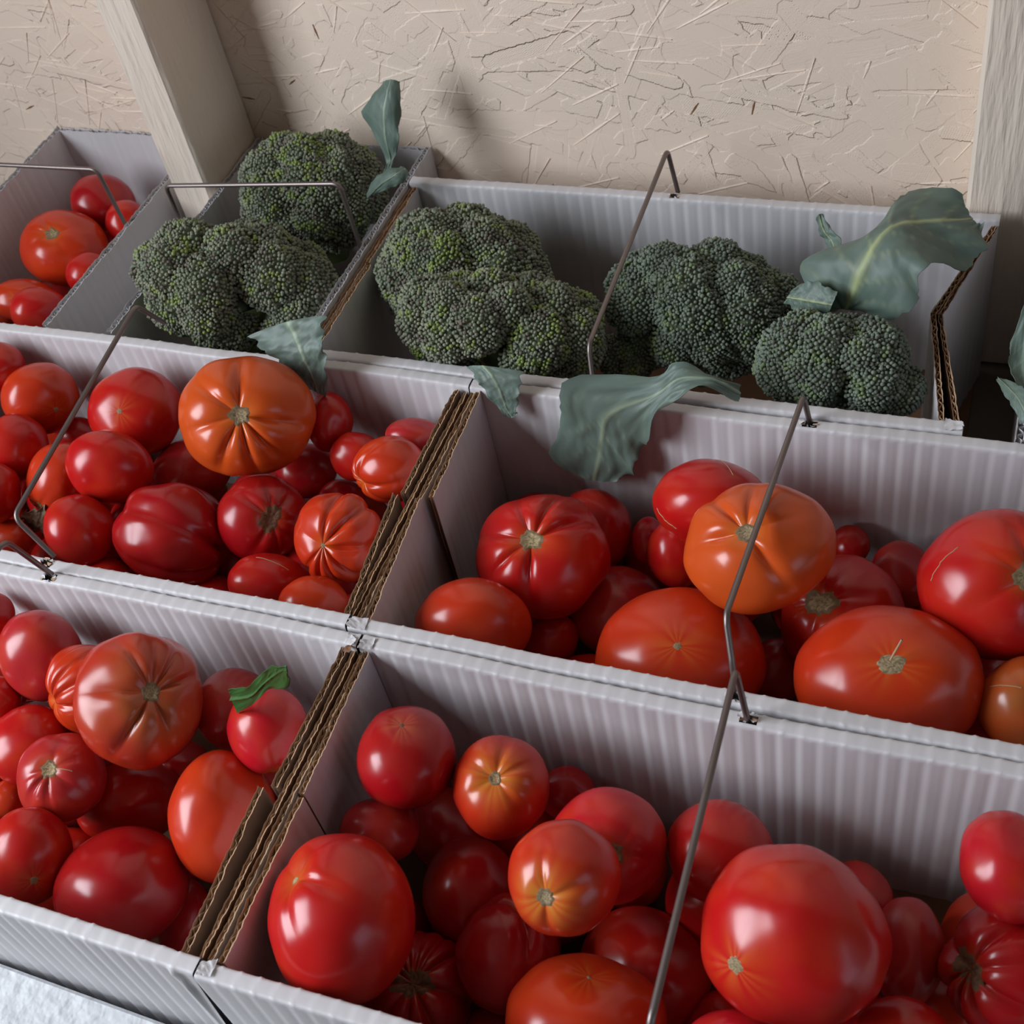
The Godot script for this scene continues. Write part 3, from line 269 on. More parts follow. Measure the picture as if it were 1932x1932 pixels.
func daylight(called, at: Vector3, turn: Vector3, size: Vector2, c: Color, energy: float):
	var l := AreaLight3D.new()
	l.name = called
	l.area_size = size
	l.light_color = c
	l.light_energy = energy
	l.area_normalize_energy = false
	l.area_range = 8.0
	l.shadow_enabled = true
	l.position = at
	l.rotation_degrees = turn
	add_child(l)


# ---------------------------------------------------------------- materials
func mat(key, c: Color, rough := 0.7, vertex := false) -> StandardMaterial3D:
	var m := StandardMaterial3D.new()
	m.resource_name = key
	m.albedo_color = c
	m.roughness = rough
	if vertex:
		m.vertex_color_use_as_albedo = true
	M[key] = m
	return m


func noise_tex(size: int, freq: float, octaves: int, sx := 1.0, ramp = null) -> ImageTexture:
	var n := FastNoiseLite.new()
	n.seed = 3
	n.frequency = freq
	n.fractal_octaves = octaves
	var im := n.get_seamless_image(size, int(size * sx), false, false, 0.15)
	if ramp != null:
		var out := Image.create(im.get_width(), im.get_height(), false, Image.FORMAT_RGB8)
		for y in im.get_height():
			for x in im.get_width():
				out.set_pixel(x, y, ramp[0].lerp(ramp[1], im.get_pixel(x, y).r))
		im = out
	return ImageTexture.create_from_image(im)


func relief(m: StandardMaterial3D, t: Texture2D, depth_cm: float, scale: Vector3):
	m.heightmap_enabled = true
	m.heightmap_texture = t
	m.heightmap_scale = depth_cm
	m.uv1_triplanar = true
	m.uv1_world_triplanar = true
	m.uv1_scale = scale


func strand_relief() -> ImageTexture:
	# pressed wood strands under thick paint: overlapping slivers, each at its own height, with grain along it
	var n := 1400
	var h := PackedByteArray()
	h.resize(n * n)
	h.fill(110)
	for k in 1100:
		var cx := rng.randf() * n
		var cy := rng.randf() * n
		var len := rng.randf_range(60.0, 260.0)
		var wid := rng.randf_range(8.0, 42.0)
		var a := rng.randfn(0.0, 0.75)
		var lift := rng.randfn(0.0, 32.0)
		var tilt := rng.randfn(0.0, 16.0)
		var co := cos(a)
		var si := sin(a)
		var grain := rng.randf() * 50.0
		var u := -len * 0.5
		while u < len * 0.5:
			var edge := wid * 0.5 * (1.0 - 0.14 * nz.get_noise_2d(u * 0.05, k))
			if absf(u) > len * 0.44:
				edge *= 0.35 + 0.65 * (len * 0.5 - absf(u)) / (len * 0.06)
			var w := -edge
			while w < edge:
				var x := posmod(int(cx + u * co - w * si), n)
				var y := posmod(int(cy + u * si + w * co), n)
				var g := 5.0 * nz.get_noise_2d(u * 0.012 + grain, w * 0.5)
				var old := float(h[y * n + x])
				h[y * n + x] = int(clampf(lerpf(old, 112.0 + lift, 0.8) + tilt * w / wid + g, 0.0, 255.0))
				w += 0.8
			u += 0.8
	var im := Image.create_from_data(n, n, false, Image.FORMAT_L8, h)
	return ImageTexture.create_from_image(im)


func materials():
	var paint := mat("cream_paint", Color(0.925, 0.85, 0.78), 0.5)
	relief(paint, strand_relief(), 0.30, Vector3(1.6, 1.6, 1.6))
	var wood := mat("painted_wood", Color(0.88, 0.825, 0.765), 0.6)
	relief(wood, noise_tex(512, 0.018, 5), 0.10, Vector3(14, 1.6, 14))
	var ledge := mat("white_painted_board", Color(0.80, 0.81, 0.82), 0.6)
	relief(ledge, noise_tex(512, 0.05, 5), 0.14, Vector3(3, 3, 3))
	var bare := mat("bare_wood", Color(0.50, 0.36, 0.25), 0.8)
	bare.metallic_specular = 0.3
	mat("shed_paint", Color(0.44, 0.40, 0.36), 0.8)
	mat("ground", Color(0.42, 0.38, 0.33), 0.9)
	mat("white_board", Color(0.81, 0.80, 0.81), 0.5)
	mat("kraft", Color(0.47, 0.34, 0.25), 0.85)
	mat("kraft_edge", Color(0.70, 0.57, 0.45), 0.85)
	var wire := mat("steel_wire", Color(0.50, 0.46, 0.45), 0.42)
	wire.metallic = 0.85
	var skin := mat("tomato_skin", Color.WHITE, 0.25, true)
	skin.metallic_specular = 0.5
	var bud := mat("broccoli_bud", Color.WHITE, 0.55, true)
	bud.metallic_specular = 0.35
	mat("floret", Color.WHITE, 0.8, true)
	var leaf := mat("leaf", Color.WHITE, 0.52, true)
	leaf.backlight_enabled = true
	leaf.backlight = Color(0.18, 0.24, 0.12)
	mat("scar", Color.WHITE, 0.85, true)


# ---------------------------------------------------------------- helpers
func numbered(called: String) -> String:
	var k: int = names.get(called, 0)
	names[called] = k + 1
	return called if k == 0 else "%s_%03d" % [called, k]


func thing(called: String, label: String, category: String, base := Vector3.ZERO, group := "") -> Node3D:
	var o := Node3D.new()
	o.name = numbered(called)
	o.position = base
	o.set_meta("label", label)
	o.set_meta("category", category)
	if group:
		o.set_meta("group", group)
	add_child(o)
	return o


# meshes are in world coordinates; a part of a thing is set back by the thing's base
func part(parent: Node3D, called: String, mesh: Mesh, m) -> MeshInstance3D:
	var o := MeshInstance3D.new()
	o.name = called
	o.mesh = mesh
	if m is Array:
		for i in m.size():
			o.set_surface_override_material(i, m[i])
	else:
		o.material_override = m
	if parent.get_parent() == self:
		o.position = -parent.position
	parent.add_child(o, true)
	return o


func struct(called: String, mesh: Mesh, m) -> MeshInstance3D:
	var o := MeshInstance3D.new()
	o.name = called
	o.mesh = mesh
	o.material_override = m
	o.set_meta("kind", "structure")
	add_child(o)
	return o


func surface(mesh: ArrayMesh, v: PackedVector3Array, n: PackedVector3Array, idx: PackedInt32Array, c = null):
	var a := []
	a.resize(Mesh.ARRAY_MAX)
	a[Mesh.ARRAY_VERTEX] = v
	a[Mesh.ARRAY_NORMAL] = n
	a[Mesh.ARRAY_INDEX] = idx
	if c != null:
		a[Mesh.ARRAY_COLOR] = c
	mesh.add_surface_from_arrays(Mesh.PRIMITIVE_TRIANGLES, a)


# a grid of points, smooth shaded; wrap joins the last column to the first; skip names quads to leave out
func grid(v: PackedVector3Array, rows: int, cols: int, wrap := false, flip := false, c = null, skip := {}, mesh: ArrayMesh = null) -> ArrayMesh:
	var idx := PackedInt32Array()
	var n := PackedVector3Array()
	n.resize(v.size())
	for i in rows - 1:
		for j in (cols if wrap else cols - 1):
			if skip.has(i * cols + j):
				continue
			var j2 := (j + 1) % cols
			var a := i * cols + j
			var b := i * cols + j2
			var d := (i + 1) * cols + j
			var e := (i + 1) * cols + j2
			for t in ([[a, b, d], [b, e, d]] if not flip else [[a, d, b], [b, d, e]]):
				idx.append(t[0])
				idx.append(t[1])
				idx.append(t[2])
				var f: Vector3 = (v[t[2]] - v[t[0]]).cross(v[t[1]] - v[t[0]])
				n[t[0]] += f
				n[t[1]] += f
				n[t[2]] += f
	for k in n.size():
		n[k] = n[k].normalized() if n[k].length_squared() > 0.0 else Vector3.UP
	if mesh == null:
		mesh = ArrayMesh.new()
	surface(mesh, v, n, idx, c)
	return mesh


# a box from lo to hi with chamfered edges
func slab(lo: Vector3, hi: Vector3, bevel := 0.002) -> ArrayMesh:
	var st := SurfaceTool.new()
	st.begin(Mesh.PRIMITIVE_TRIANGLES)
	var c := (lo + hi) * 0.5
	var h := (hi - lo) * 0.5
	var b := minf(bevel, minf(h.x, minf(h.y, h.z)) * 0.9)
	var pts := []
	for s in [Vector3(1, 1, 1), Vector3(-1, 1, 1), Vector3(1, -1, 1), Vector3(-1, -1, 1), Vector3(1, 1, -1), Vector3(-1, 1, -1), Vector3(1, -1, -1), Vector3(-1, -1, -1)]:
		for ax in 3:
			var p: Vector3 = h - Vector3(b, b, b)
			p[ax] = h[ax]
			pts.append(p * s)
	hull(st, pts, c)
	st.generate_normals()
	return st.commit()


# triangles of the convex hull of a chamfered box's points, found face by face
func hull(st: SurfaceTool, pts: Array, c: Vector3):
	var done := []
	var dirs := []
	for x in [-1, 0, 1]:
		for y in [-1, 0, 1]:
			for z in [-1, 0, 1]:
				if x or y or z:
					dirs.append(Vector3(x, y, z))
	for d: Vector3 in dirs:
		var nd := d.normalized()
		var best := -1e9
		# points on the face that points along d: for chamfers several directions share the same signs
		var face := []
		var signs_ok := func(p): return (d.x == 0 or signf(p.x) == d.x) and (d.y == 0 or signf(p.y) == d.y) and (d.z == 0 or signf(p.z) == d.z)
		var count := int(absf(d.x) + absf(d.y) + absf(d.z))
		for k in pts.size():
			var p: Vector3 = pts[k]
			if not signs_ok.call(p):
				continue
			var ax := k % 3
			if count == 1 and d[ax] == 0:
				continue
			if count == 2 and d[ax] == 0:
				continue
			face.append(p)
		if face.size() < 3:
			continue
		var mid := Vector3.ZERO
		for p in face:
			mid += p
		mid /= face.size()
		var t1: Vector3 = (face[0] - mid).normalized()
		var t2 := nd.cross(t1).normalized()
		face.sort_custom(func(p, q): return atan2((p - mid).dot(t2), (p - mid).dot(t1)) > atan2((q - mid).dot(t2), (q - mid).dot(t1)))
		for k in range(1, face.size() - 1):
			st.set_smooth_group(-1)
			st.add_vertex(c + face[0])
			st.add_vertex(c + face[k])
			st.add_vertex(c + face[k + 1])


func tube(points: Array, radius: float, sides := 10, fillet := 0.006) -> ArrayMesh:
	var path := []
	for i in points.size():
		if i == 0 or i == points.size() - 1:
			path.append(points[i])
			continue
		var a: Vector3 = points[i] + (points[i - 1] - points[i]).limit_length(fillet)
		var b: Vector3 = points[i] + (points[i + 1] - points[i]).limit_length(fillet)
		for k in 6:
			var t := k / 5.0
			path.append(a.lerp(points[i], t).lerp(points[i].lerp(b, t), t))
	var v := PackedVector3Array()
	var side := Vector3(0.31, 0.2, 0.9)
	for i in path.size():
		var d: Vector3 = (path[mini(i + 1, path.size() - 1)] - path[maxi(i - 1, 0)]).normalized()
		side = (side - d * side.dot(d)).normalized()
		var up := d.cross(side)
		for k in sides:
			var a := TAU * k / sides
			v.append(path[i] + (side * cos(a) + up * sin(a)) * radius)
	return grid(v, path.size(), sides, true, false)


# ---------------------------------------------------------------- the stand
func structure():
	# strand-board wall behind the boxes
	var zw := -0.6951
	var wall := struct("wall_back", slab(Vector3(-1.2, -1.0, zw - 0.012), Vector3(1.7, 1.7, zw), 0.001), M.cream_paint)
	# splinters and strands that stand proud of the board
	var kinds := []
	for k in 10:
		var l := rng.randf_range(0.012, 0.055)
		var w := rng.randf_range(0.0012, 0.0055)
		var st := PackedVector3Array()
		for i in 7:
			var u := i / 6.0
			var ww := w * (0.25 + 0.75 * sin(PI * clampf(u, 0.06, 0.94))) * rng.randf_range(0.7, 1.2)
			for j in 4:
				var s := j / 3.0
				st.append(Vector3((u - 0.5) * l, (s - 0.5) * ww, [-0.0012, 0.0002, 0.0005 + 0.0004 * u, -0.0012][j]))
		kinds.append(grid(st, 7, 4, false, false))
	for k in 230:
		var o := MeshInstance3D.new()
		o.name = "strand"
		o.mesh = kinds[k % 10]
		o.material_override = M.cream_paint if k % 19 else M.bare_wood
		if k % 19 == 0:
			o.scale = Vector3(0.25, 0.8, 0.8)
		o.position = Vector3(rng.randf_range(-0.75, 0.36), rng.randf_range(-0.06, 0.2), zw)
		o.rotation.z = rng.randfn(0.3, 0.8)
		wall.add_child(o, true)
	# studs: one on edge between the small boxes, one laid flat
	struct("trim_1", slab(Vector3(-0.4265, SHELF, zw), Vector3(-0.3885, 1.69, -0.608), 0.003), M.painted_wood)
	struct("trim_2", slab(Vector3(0.2155, SHELF, zw), Vector3(0.305, 1.69, -0.657), 0.003), M.painted_wood)
	# shelf and its front ledge
	struct("trim_3", slab(Vector3(-1.08, SHELF - 0.02, zw), Vector3(1.5, SHELF, 0.002), 0.002), M.shed_paint)
	var lm := slab(Vector3(-0.8, -0.15, -0.0345), Vector3(0.8, 0.0, 0.0), 0.002)
	var ledge := struct("trim_4", lm, M.white_painted_board)
	ledge.transform = Transform3D(Basis(Vector3.UP, -0.025), Vector3(-0.2, -0.084, 0.0375))
	# the rest of the stand, out of view
	struct("floor", slab(Vector3(-1.2, -1.05, -0.8), Vector3(1.7, -1.0, 1.9), 0.001), M.ground)
	struct("wall_front", slab(Vector3(-1.2, -1.0, 1.8), Vector3(1.7, 1.7, 1.9), 0.001), M.shed_paint)
	opened("wall_left", Vector3(-1.15, 0.35, 0.55), Vector3(0.1, 2.7, 2.7), Vector3(-1.15, 0.80, 0.49), Vector3(0.3, 1.09, 0.90))
	opened("wall_right", Vector3(1.65, 0.35, 0.55), Vector3(0.1, 2.7, 2.7), Vector3(1.65, 0.45, 0.45), Vector3(0.3, 0.84, 0.94))
	struct("ceiling", slab(Vector3(-1.2, 1.7, -0.8), Vector3(1.7, 1.8, 1.9), 0.001), M.shed_paint)


func opened(called: String, at: Vector3, size: Vector3, hole_at: Vector3, hole: Vector3):
	var o := CSGCombiner3D.new()
	o.name = called
	o.set_meta("kind", "structure")
	add_child(o)
	for q in [[at, size, CSGShape3D.OPERATION_UNION], [hole_at, hole, CSGShape3D.OPERATION_SUBTRACTION]]:
		var b := CSGBox3D.new()
		b.name = "boards"
		b.position = q[0]
		b.size = q[1]
		b.operation = q[2]
		b.material = M.shed_paint
		o.add_child(b, true)


# ---------------------------------------------------------------- cardboard
# double-walled long side with a folded rim; zo is its outer face, dir +1 if that faces +z
func long_panel(box: Node3D, x0: float, x1: float, zo: float, dir: float, hole_x: float, seed_: float, crushed := false):
	var th := 0.0095
	var h := -SHELF - 0.003
	# inward offset, height, washboard on the face, ripple on top, notch bumps
	var prof := [[0.0, -h, 1.0, 0, 0], [0.0, -h * 0.6, 1.0, 0, 0], [0.0, -0.02, 1.0, 0, 0], [0.0, -0.0045, 0.9, 0, 0], [0.0, -0.0026, 0.4, 0, 0.3], [0.0003, -0.0010, 0.1, 0.2, 1.0], [0.0010, -0.0002, 0, 0.4, 0.9], [0.0021, 0.0, 0, 0.6, 0.1], [th * 0.5, 0.0001, 0, 0.7, 0], [th - 0.0021, 0.0, 0, 0.6, 0.1], [th - 0.0010, -0.0002, 0, 0.4, 0.9], [th - 0.0003, -0.0010, 0.1, 0.2, 1.0], [th, -0.0026, 0.4, 0, 0.3], [th, -0.0045, 0.9, 0, 0], [th, -0.02, 1.0, 0, 0], [th, -h * 0.6, 1.0, 0, 0], [th, -h, 1.0, 0, 0]]
	var per := 8
	var cols := int((x1 - x0) / FLUTE * per) + 1
	var v := PackedVector3Array()
	var skip := {}
	for i in prof.size():
		var p = prof[i]
		var mid: float = p[0] / th * 2.0 - 1.0
		for j in cols:
			var x: float = x0 + (x1 - x0) * j / (cols - 1)
			var ph := TAU * j / per
			var wob := 0.7 + 0.5 * nz.get_noise_2d(x * 22.0, seed_)
			var ripple := (sin(ph) + 0.35 * sin(2.0 * ph + 0.5)) * 0.00036 * wob
			var bump := pow(maxf(0.0, sin(ph * 1.0 + 0.6)), 5.0) * 0.0006 * (0.8 + 1.0 * nz.get_noise_2d(x * 90.0, seed_ + 4.0))
			var warp := 0.0016 * nz.get_noise_2d(x * 5.0, seed_ + 9.0)
			var face: float = mid * (ripple * p[2] + bump * 0.5 * p[4])
			var y: float = p[1] + ripple * 0.5 * p[3] + bump * 0.7 * p[4] + 0.0012 * nz.get_noise_2d(x * 4.0, seed_ + 2.0)
			if crushed:
				# the crushed corner: the end leans back from the neighbouring box, with a fold beside it
				var near_end := clampf((x - x1 + 0.03) / 0.03, 0.0, 1.0)
				warp += 0.0022 * exp(-pow((x - x1 + 0.013 + 0.22 * y) / 0.0022, 2.0)) * clampf(-y * 200.0, 0.0, 1.0)
				x += near_end * near_end * y * 0.10
			v.append(Vector3(x, y, zo - dir * (p[0] + face) + warp))
			if i >= 7 and i <= 8 and absf(x - hole_x) < 0.0042:
				skip[i * cols + j] = true
	var mesh := grid(v, prof.size(), cols, false, dir > 0, null, skip)
	var o := part(box, "long_panel", mesh, M.white_board)
	if absf(hole_x) < 5.0:
		# torn paper round the punched hole
		for k in 9:
			var a := TAU * k / 9.0 + rng.randf() * 0.4
			var c := Vector3(hole_x, 0.0006, zo - dir * th * 0.5)
			var r0 := 0.0034 + rng.randf() * 0.0008
			var d := Vector3(cos(a) * 1.15, 0, sin(a) * 0.75)
			var s := Vector3(-sin(a), 0, cos(a)) * rng.randf_range(0.0006, 0.0016)
			var w := PackedVector3Array([c + d * (r0 + 0.0012) - s, c + d * (r0 + 0.0012) + s, c + d * (r0 - 0.0014) - s * 0.3 + Vector3(0, rng.randf_range(-0.002, 0.0014), 0), c + d * (r0 - 0.0014) + s * 0.5 + Vector3(0, rng.randf_range(-0.001, 0.0014), 0)])
			part(o, "torn_paper", grid(w, 2, 2), M.kraft_edge if k % 3 == 0 else M.white_board)
	return o


# one paper sheet of a corrugated board with a rough cut top edge: white on the face, kraft elsewhere
func sheet(a: Vector3, b: Vector3, off: float, side: float, top: float, h: float, white: bool, both: bool, seed_: float) -> Array:
	var u := (b - a).normalized()
	var n := Vector3(-u.z, 0, u.x)
	var cnt := int(a.distance_to(b) / 0.0016) + 2
	var face := PackedVector3Array()
	var back := PackedVector3Array()
	for i in cnt:
		var t := float(i) / (cnt - 1)
		var rough := top + 0.0009 * nz.get_noise_2d(t * a.distance_to(b) * 260.0, seed_) + 0.0012 * nz.get_noise_2d(t * a.distance_to(b) * 40.0, seed_)
		var wav := n * (off + 0.0005 * nz.get_noise_2d(t * a.distance_to(b) * 120.0, seed_ + 7.0))
		var p := a.lerp(b, t) + wav
		face.append(Vector3(p.x, -0.146, p.z) if h > 0.1 else Vector3(p.x, top - h, p.z))
		face.append(Vector3(p.x, rough, p.z))
		var q := p - n * side * 0.0006
		back.append(Vector3(p.x, rough, p.z))
		back.append(Vector3(q.x, rough - 0.0001, q.z))
		back.append(Vector3(q.x, -0.146, q.z) if h > 0.1 else Vector3(q.x, top - h, q.z))
	var mesh := ArrayMesh.new()
	grid(face, cnt, 2, false, side > 0, null, {}, mesh)
	grid(back, cnt, 3, false, side > 0, null, {}, mesh)
	return [mesh, [M.white_board if white else M.kraft, M.white_board if both else M.kraft_edge]]


# corrugated board from a to b (seen from above), its face on side +1 or -1 of the line, thickness th
func board(box: Node3D, called: String, a: Vector3, b: Vector3, side: float, th: float, white_front: bool, white_back: bool, seed_: float, top := -0.0025):
	var s := sheet(a, b, side * th * 0.5, side, top, 1.0, white_front, white_front and white_back, seed_)
	var o := part(box, called, s[0], s[1])
	s = sheet(a, b, -side * th * 0.5, -side, top - 0.0004, 1.0, white_back, white_front and white_back, seed_ + 31.0)
	part(o, "liner", s[0], s[1])
	var u := (b - a).normalized()
	var n := Vector3(-u.z, 0, u.x)
	var len := a.distance_to(b)
	var per := 0.0072
	var cnt := int(len / per * 10) + 2
	var v := PackedVector3Array()
	for i in cnt:
		var d := len * i / (cnt - 1)
		var sw := sin(TAU * d / per + 1.4 * nz.get_noise_2d(d * 60.0, seed_))
		var p := a + u * d + n * (th * 0.5 - 0.0009) * signf(sw) * pow(absf(sw), 0.7)
		var y := top - 0.0006 + 0.0008 * nz.get_noise_2d(d * 200.0, seed_ + 5.0)
		for q in [[0.00016, y - 0.03], [0.00016, y], [-0.00016, y], [-0.00016, y - 0.03]]:
			v.append(Vector3(p.x, q[1], p.z) + n * q[0])
	part(o, "fluting", grid(v, cnt, 4, false, false), M.white_board if white_front and white_back else M.kraft_edge)
	return o


func bottom(box: Node3D, x0: float, x1: float, z0: float, z1: float):
	part(box, "bottom_panel", slab(Vector3(x0 + 0.002, SHELF + 0.0005, z1 + 0.002), Vector3(x1 - 0.002, SHELF + 0.004, z0 - 0.002), 0.0005), M.kraft)


func handle(box: Node3D, key: String):
	part(box, "wire_handle", tube(WIRES[key], 0.0018), M.steel_wire)


# ends: for each end flap [x of the flap's inner face near the back, at the middle (back half), at the middle (front half), near the front]
func long_box(key: String, x0: float, x1: float, z0: float, z1: float, left, right, label: String, s: float):
	var box := thing("produce_box", label, "box", Vector3((x0 + x1) * 0.5, SHELF, (z0 + z1) * 0.5), "long white cardboard boxes")
	long_panel(box, x0, x1, z0, 1.0, WIRES[key][-1].x if key in ["m2", "f2", "f1"] else (WIRES[key][0].x if key == "m1" else 9.0), s, key == "f1")
	long_panel(box, x0, x1, z1, -1.0, WIRES[key][0].x if key != "m1" else 9.0, s + 17.0)
	bottom(box, x0, x1, z0, z1)
	handle(box, key)
	var zi0 := z0 - 0.0102
	var zi1 := z1 + 0.0102
	var zm := (zi0 + zi1) * 0.5
	for e in [[left, 1.0, x0], [right, -1.0, x1]]:
		var f = e[0]
		var inward: float = e[1]
		var th := 0.0036
		if f == null:
			f = [e[2] + inward * 0.010, e[2] + inward * 0.010, e[2] + inward * 0.011, e[2] + inward * 0.011]
		if f[0] is float:
			board(box, "end_panel", Vector3(e[2] + inward * 0.002, 0, zi1), Vector3(e[2] + inward * 0.002, 0, zi0), inward, 0.0028, false, true, s + 3.0 + inward, -0.004)
			board(box, "end_flap", Vector3(f[0] - inward * th * 0.5, 0, zi1), Vector3(f[1] - inward * th * 0.5, 0, zm - 0.001), -inward, th, true, false, s + 5.0 + inward)
			board(box, "end_flap", Vector3(f[2] - inward * th * 0.5, 0, zm + 0.001), Vector3(f[3] - inward * th * 0.5, 0, zi0), -inward, th, true, false, s + 8.0 + inward)
	return box


# a scrap of torn or crumpled board at a box corner, lying on the rim
func crumple(box: Node3D, at: Vector3, along: Vector3, across: Vector3, curl: float, m, seed_: float):
	var v := PackedVector3Array()
	for i in 9:
		for j in 7:
			var a := i / 8.0
			var b := j / 6.0
			var ragged := 0.12 * nz.get_noise_2d(b * 9.0, seed_) * a
			var lift := curl * a * a + 0.0011 * nz.get_noise_2d(a * 4.0 + seed_, b * 5.0) + 0.0012
			v.append(at + along * (a + ragged) + across * (b - 0.5) * (1.0 - 0.35 * a) + Vector3(0, lift, 0))
	part(box, "torn_corner", grid(v, 9, 7), m)


func small_box(key: String, x0: float, x1: float, z0: float, z1: float, label: String, s: float):
	var box := thing("small_produce_box", label, "box", Vector3((x0 + x1) * 0.5, SHELF, (z0 + z1) * 0.5), "small white cardboard boxes")
	bottom(box, x0, x1, z0, z1)
	var th := 0.0048
	var h := th * 0.5
	board(box, "side_panel", Vector3(x0 + h, 0, z1), Vector3(x0 + h, 0, z0), 1.0, th, true, true, s, 0.0)
	board(box, "side_panel", Vector3(x1 - h, 0, z1), Vector3(x1 - h, 0, z0), 1.0, th, true, true, s + 2.0, 0.0)
	board(box, "end_panel", Vector3(x0 + th, 0, z1 + h), Vector3(x1 - th, 0, z1 + h), 1.0, th, true, true, s + 4.0, -0.001)
	board(box, "end_panel", Vector3(x0 + th, 0, z0 - h), Vector3(x1 - th, 0, z0 - h), 1.0, th, true, true, s + 6.0, -0.014)
	if WIRES.has(key):
		handle(box, key)
	return box


func boxes():
	var f1 = long_box("f1", -0.5100, -0.0662, -0.0005, -0.2095, null, [-0.0760, -0.0760, -0.0830, -0.0790], "long tomato box in the outer row, the green-shouldered tomato on its pile", 1.0)
	var f2 = long_box("f2", -0.0648, 0.3840, -0.0005, -0.2095, [-0.0582, -0.0560, -0.0550, -0.0540], null, "long tomato box in the outer row, the largest tomato in it", 2.0)
	long_box("m1", -0.5230, -0.0790, -0.2110, -0.4270, null, [-0.0890, -0.0890, -0.0935, -0.0850], "long tomato box touching both small boxes", 3.0)
	var m2 = long_box("m2", -0.0775, 0.3720, -0.2110, -0.4270, [-0.0695, -0.0660, -0.0740, -0.0668], null, "long tomato box touching the long broccoli box", 4.0)
	var w = long_box("w", -0.2155, 0.2400, -0.4290, -0.6490, [-0.2080, -0.2080, -0.2060, -0.2060], [Vector3.ZERO], "long box full of broccoli with its end flaps caved in", 5.0)
	# the caved-in end of the broccoli box
	board(w, "end_flap", Vector3(0.2370, 0, -0.6380), Vector3(0.2090, 0, -0.5390), 1.0, 0.0036, true, false, 61.0)
	board(w, "end_flap", Vector3(0.2090, 0, -0.5385), Vector3(0.2270, 0, -0.4400), 1.0, 0.0036, true, false, 64.0)
	board(w, "end_panel", Vector3(0.2385, 0, -0.6400), Vector3(0.2135, 0, -0.5400), -1.0, 0.0030, true, false, 67.0, -0.004)
	board(w, "end_panel", Vector3(0.2135, 0, -0.5400), Vector3(0.2365, 0, -0.4390), -1.0, 0.0030, true, false, 70.0, -0.004)
	crumple(f1, Vector3(-0.0740, 0.0, -0.2040), Vector3(0.0072, 0, 0.0035), Vector3(-0.0005, 0, 0.0080), 0.0024, M.white_board, 1.0)
	crumple(f1, Vector3(-0.0725, -0.0012, -0.1985), Vector3(0.0058, 0, 0.0030), Vector3(-0.0005, 0, 0.0060), 0.0030, M.kraft, 2.0)
	crumple(f2, Vector3(-0.0560, 0.0, -0.2035), Vector3(-0.0075, 0, 0.0030), Vector3(0.0005, 0, 0.0085), 0.0018, M.white_board, 3.0)
	crumple(m2, Vector3(-0.0660, 0.0, -0.2155), Vector3(-0.0110, 0, 0.0020), Vector3(0.001, 0, 0.0095), 0.0016, M.white_board, 4.0)
	crumple(f2, Vector3(-0.0560, 0.0, -0.0065), Vector3(-0.0075, 0, 0.0030), Vector3(0.0005, 0, 0.0090), 0.0012, M.white_board, 5.0)
	crumple(w, Vector3(0.2290, 0.0, -0.4340), Vector3(0.0110, 0, 0.0010), Vector3(0.0, 0, 0.0100), 0.0016, M.white_board, 6.0)
	small_box("s1", -0.6030, -0.4395, -0.4295, -0.6920, "small cardboard box of tomatoes beside the wall stud", 21.0)
	small_box("s2", -0.3845, -0.2170, -0.4295, -0.6920, "small cardboard box of broccoli between the wall stud and the long box", 27.0)
	small_box("x", 0.2700, 0.4400, -0.4295, -0.6500, "small cardboard box of leafy broccoli past the flat wall board", 35.0)


# ---------------------------------------------------------------- tomatoes
const TONES := {
	"r": Color(0.47, 0.010, 0.008), "o": Color(0.52, 0.033, 0.008), "O": Color(0.58, 0.080, 0.014), "d": Color(0.37, 0.008, 0.010),
	"p": Color(0.43, 0.023, 0.024), "q": Color(0.48, 0.011, 0.016), "g": Color(0.50, 0.058, 0.011), "G": Color(0.45, 0.025, 0.014), "y": Color(0.48, 0.019, 0.010),
}


func tomato_point(th: float, ph: float, q: Dictionary) -> Vector3:
	var d := Vector3(sin(th) * cos(ph), cos(th), sin(th) * sin(ph))
	var r: float = 1.0 + q.lump * 1.6 * nz.get_noise_3dv(d * 0.75 + q.off)
	var w: float = ph + 0.42 * sin(ph + q.a) + 0.22 * sin(2.0 * ph + q.b)
	var s := absf(sin(w * q.lobes * 0.5))
	var near := exp(-pow(th / 0.95, 2.0)) * (1.0 - exp(-pow(th / 0.27, 3.0)))
	var fall: float = lerpf(near, pow(maxf(sin(th), 0.0), 0.5) * (0.5 + 0.5 * near) + near * 0.3, q.rib)
	var which := roundf(w * q.lobes / TAU)
	var deep := 0.15 + 1.25 * absf(sin((which + (q.lobes if which < 0 else 0)) * 12.9898 + q.b * 7.0)) if which < q.lobes else 0.15 + 1.25 * absf(sin((which - q.lobes) * 12.9898 + q.b * 7.0))
	r += q.crease * fall * (0.42 * pow(s, 0.8) - 1.05 * deep * pow(1.0 - s, 2.4))
	r -= (0.10 + 0.45 * q.crease) * exp(-pow(th / 0.30, 2.0))
	r -= 0.045 * exp(-pow((PI - th) / 0.35, 2.0))
	var p := d * r
	p.y *= q.flat
	return p


func tomato_place(p: Vector3, q: Dictionary) -> Vector3:
	var g: Vector3 = q.turn * p
	return q.at + q.e1 * ((g.dot(q.e1) - q.m1) * q.k1) + q.e2 * ((g.dot(q.e2) - q.m2) * q.k2) + q.e3 * (g.dot(q.e3) * q.k3)


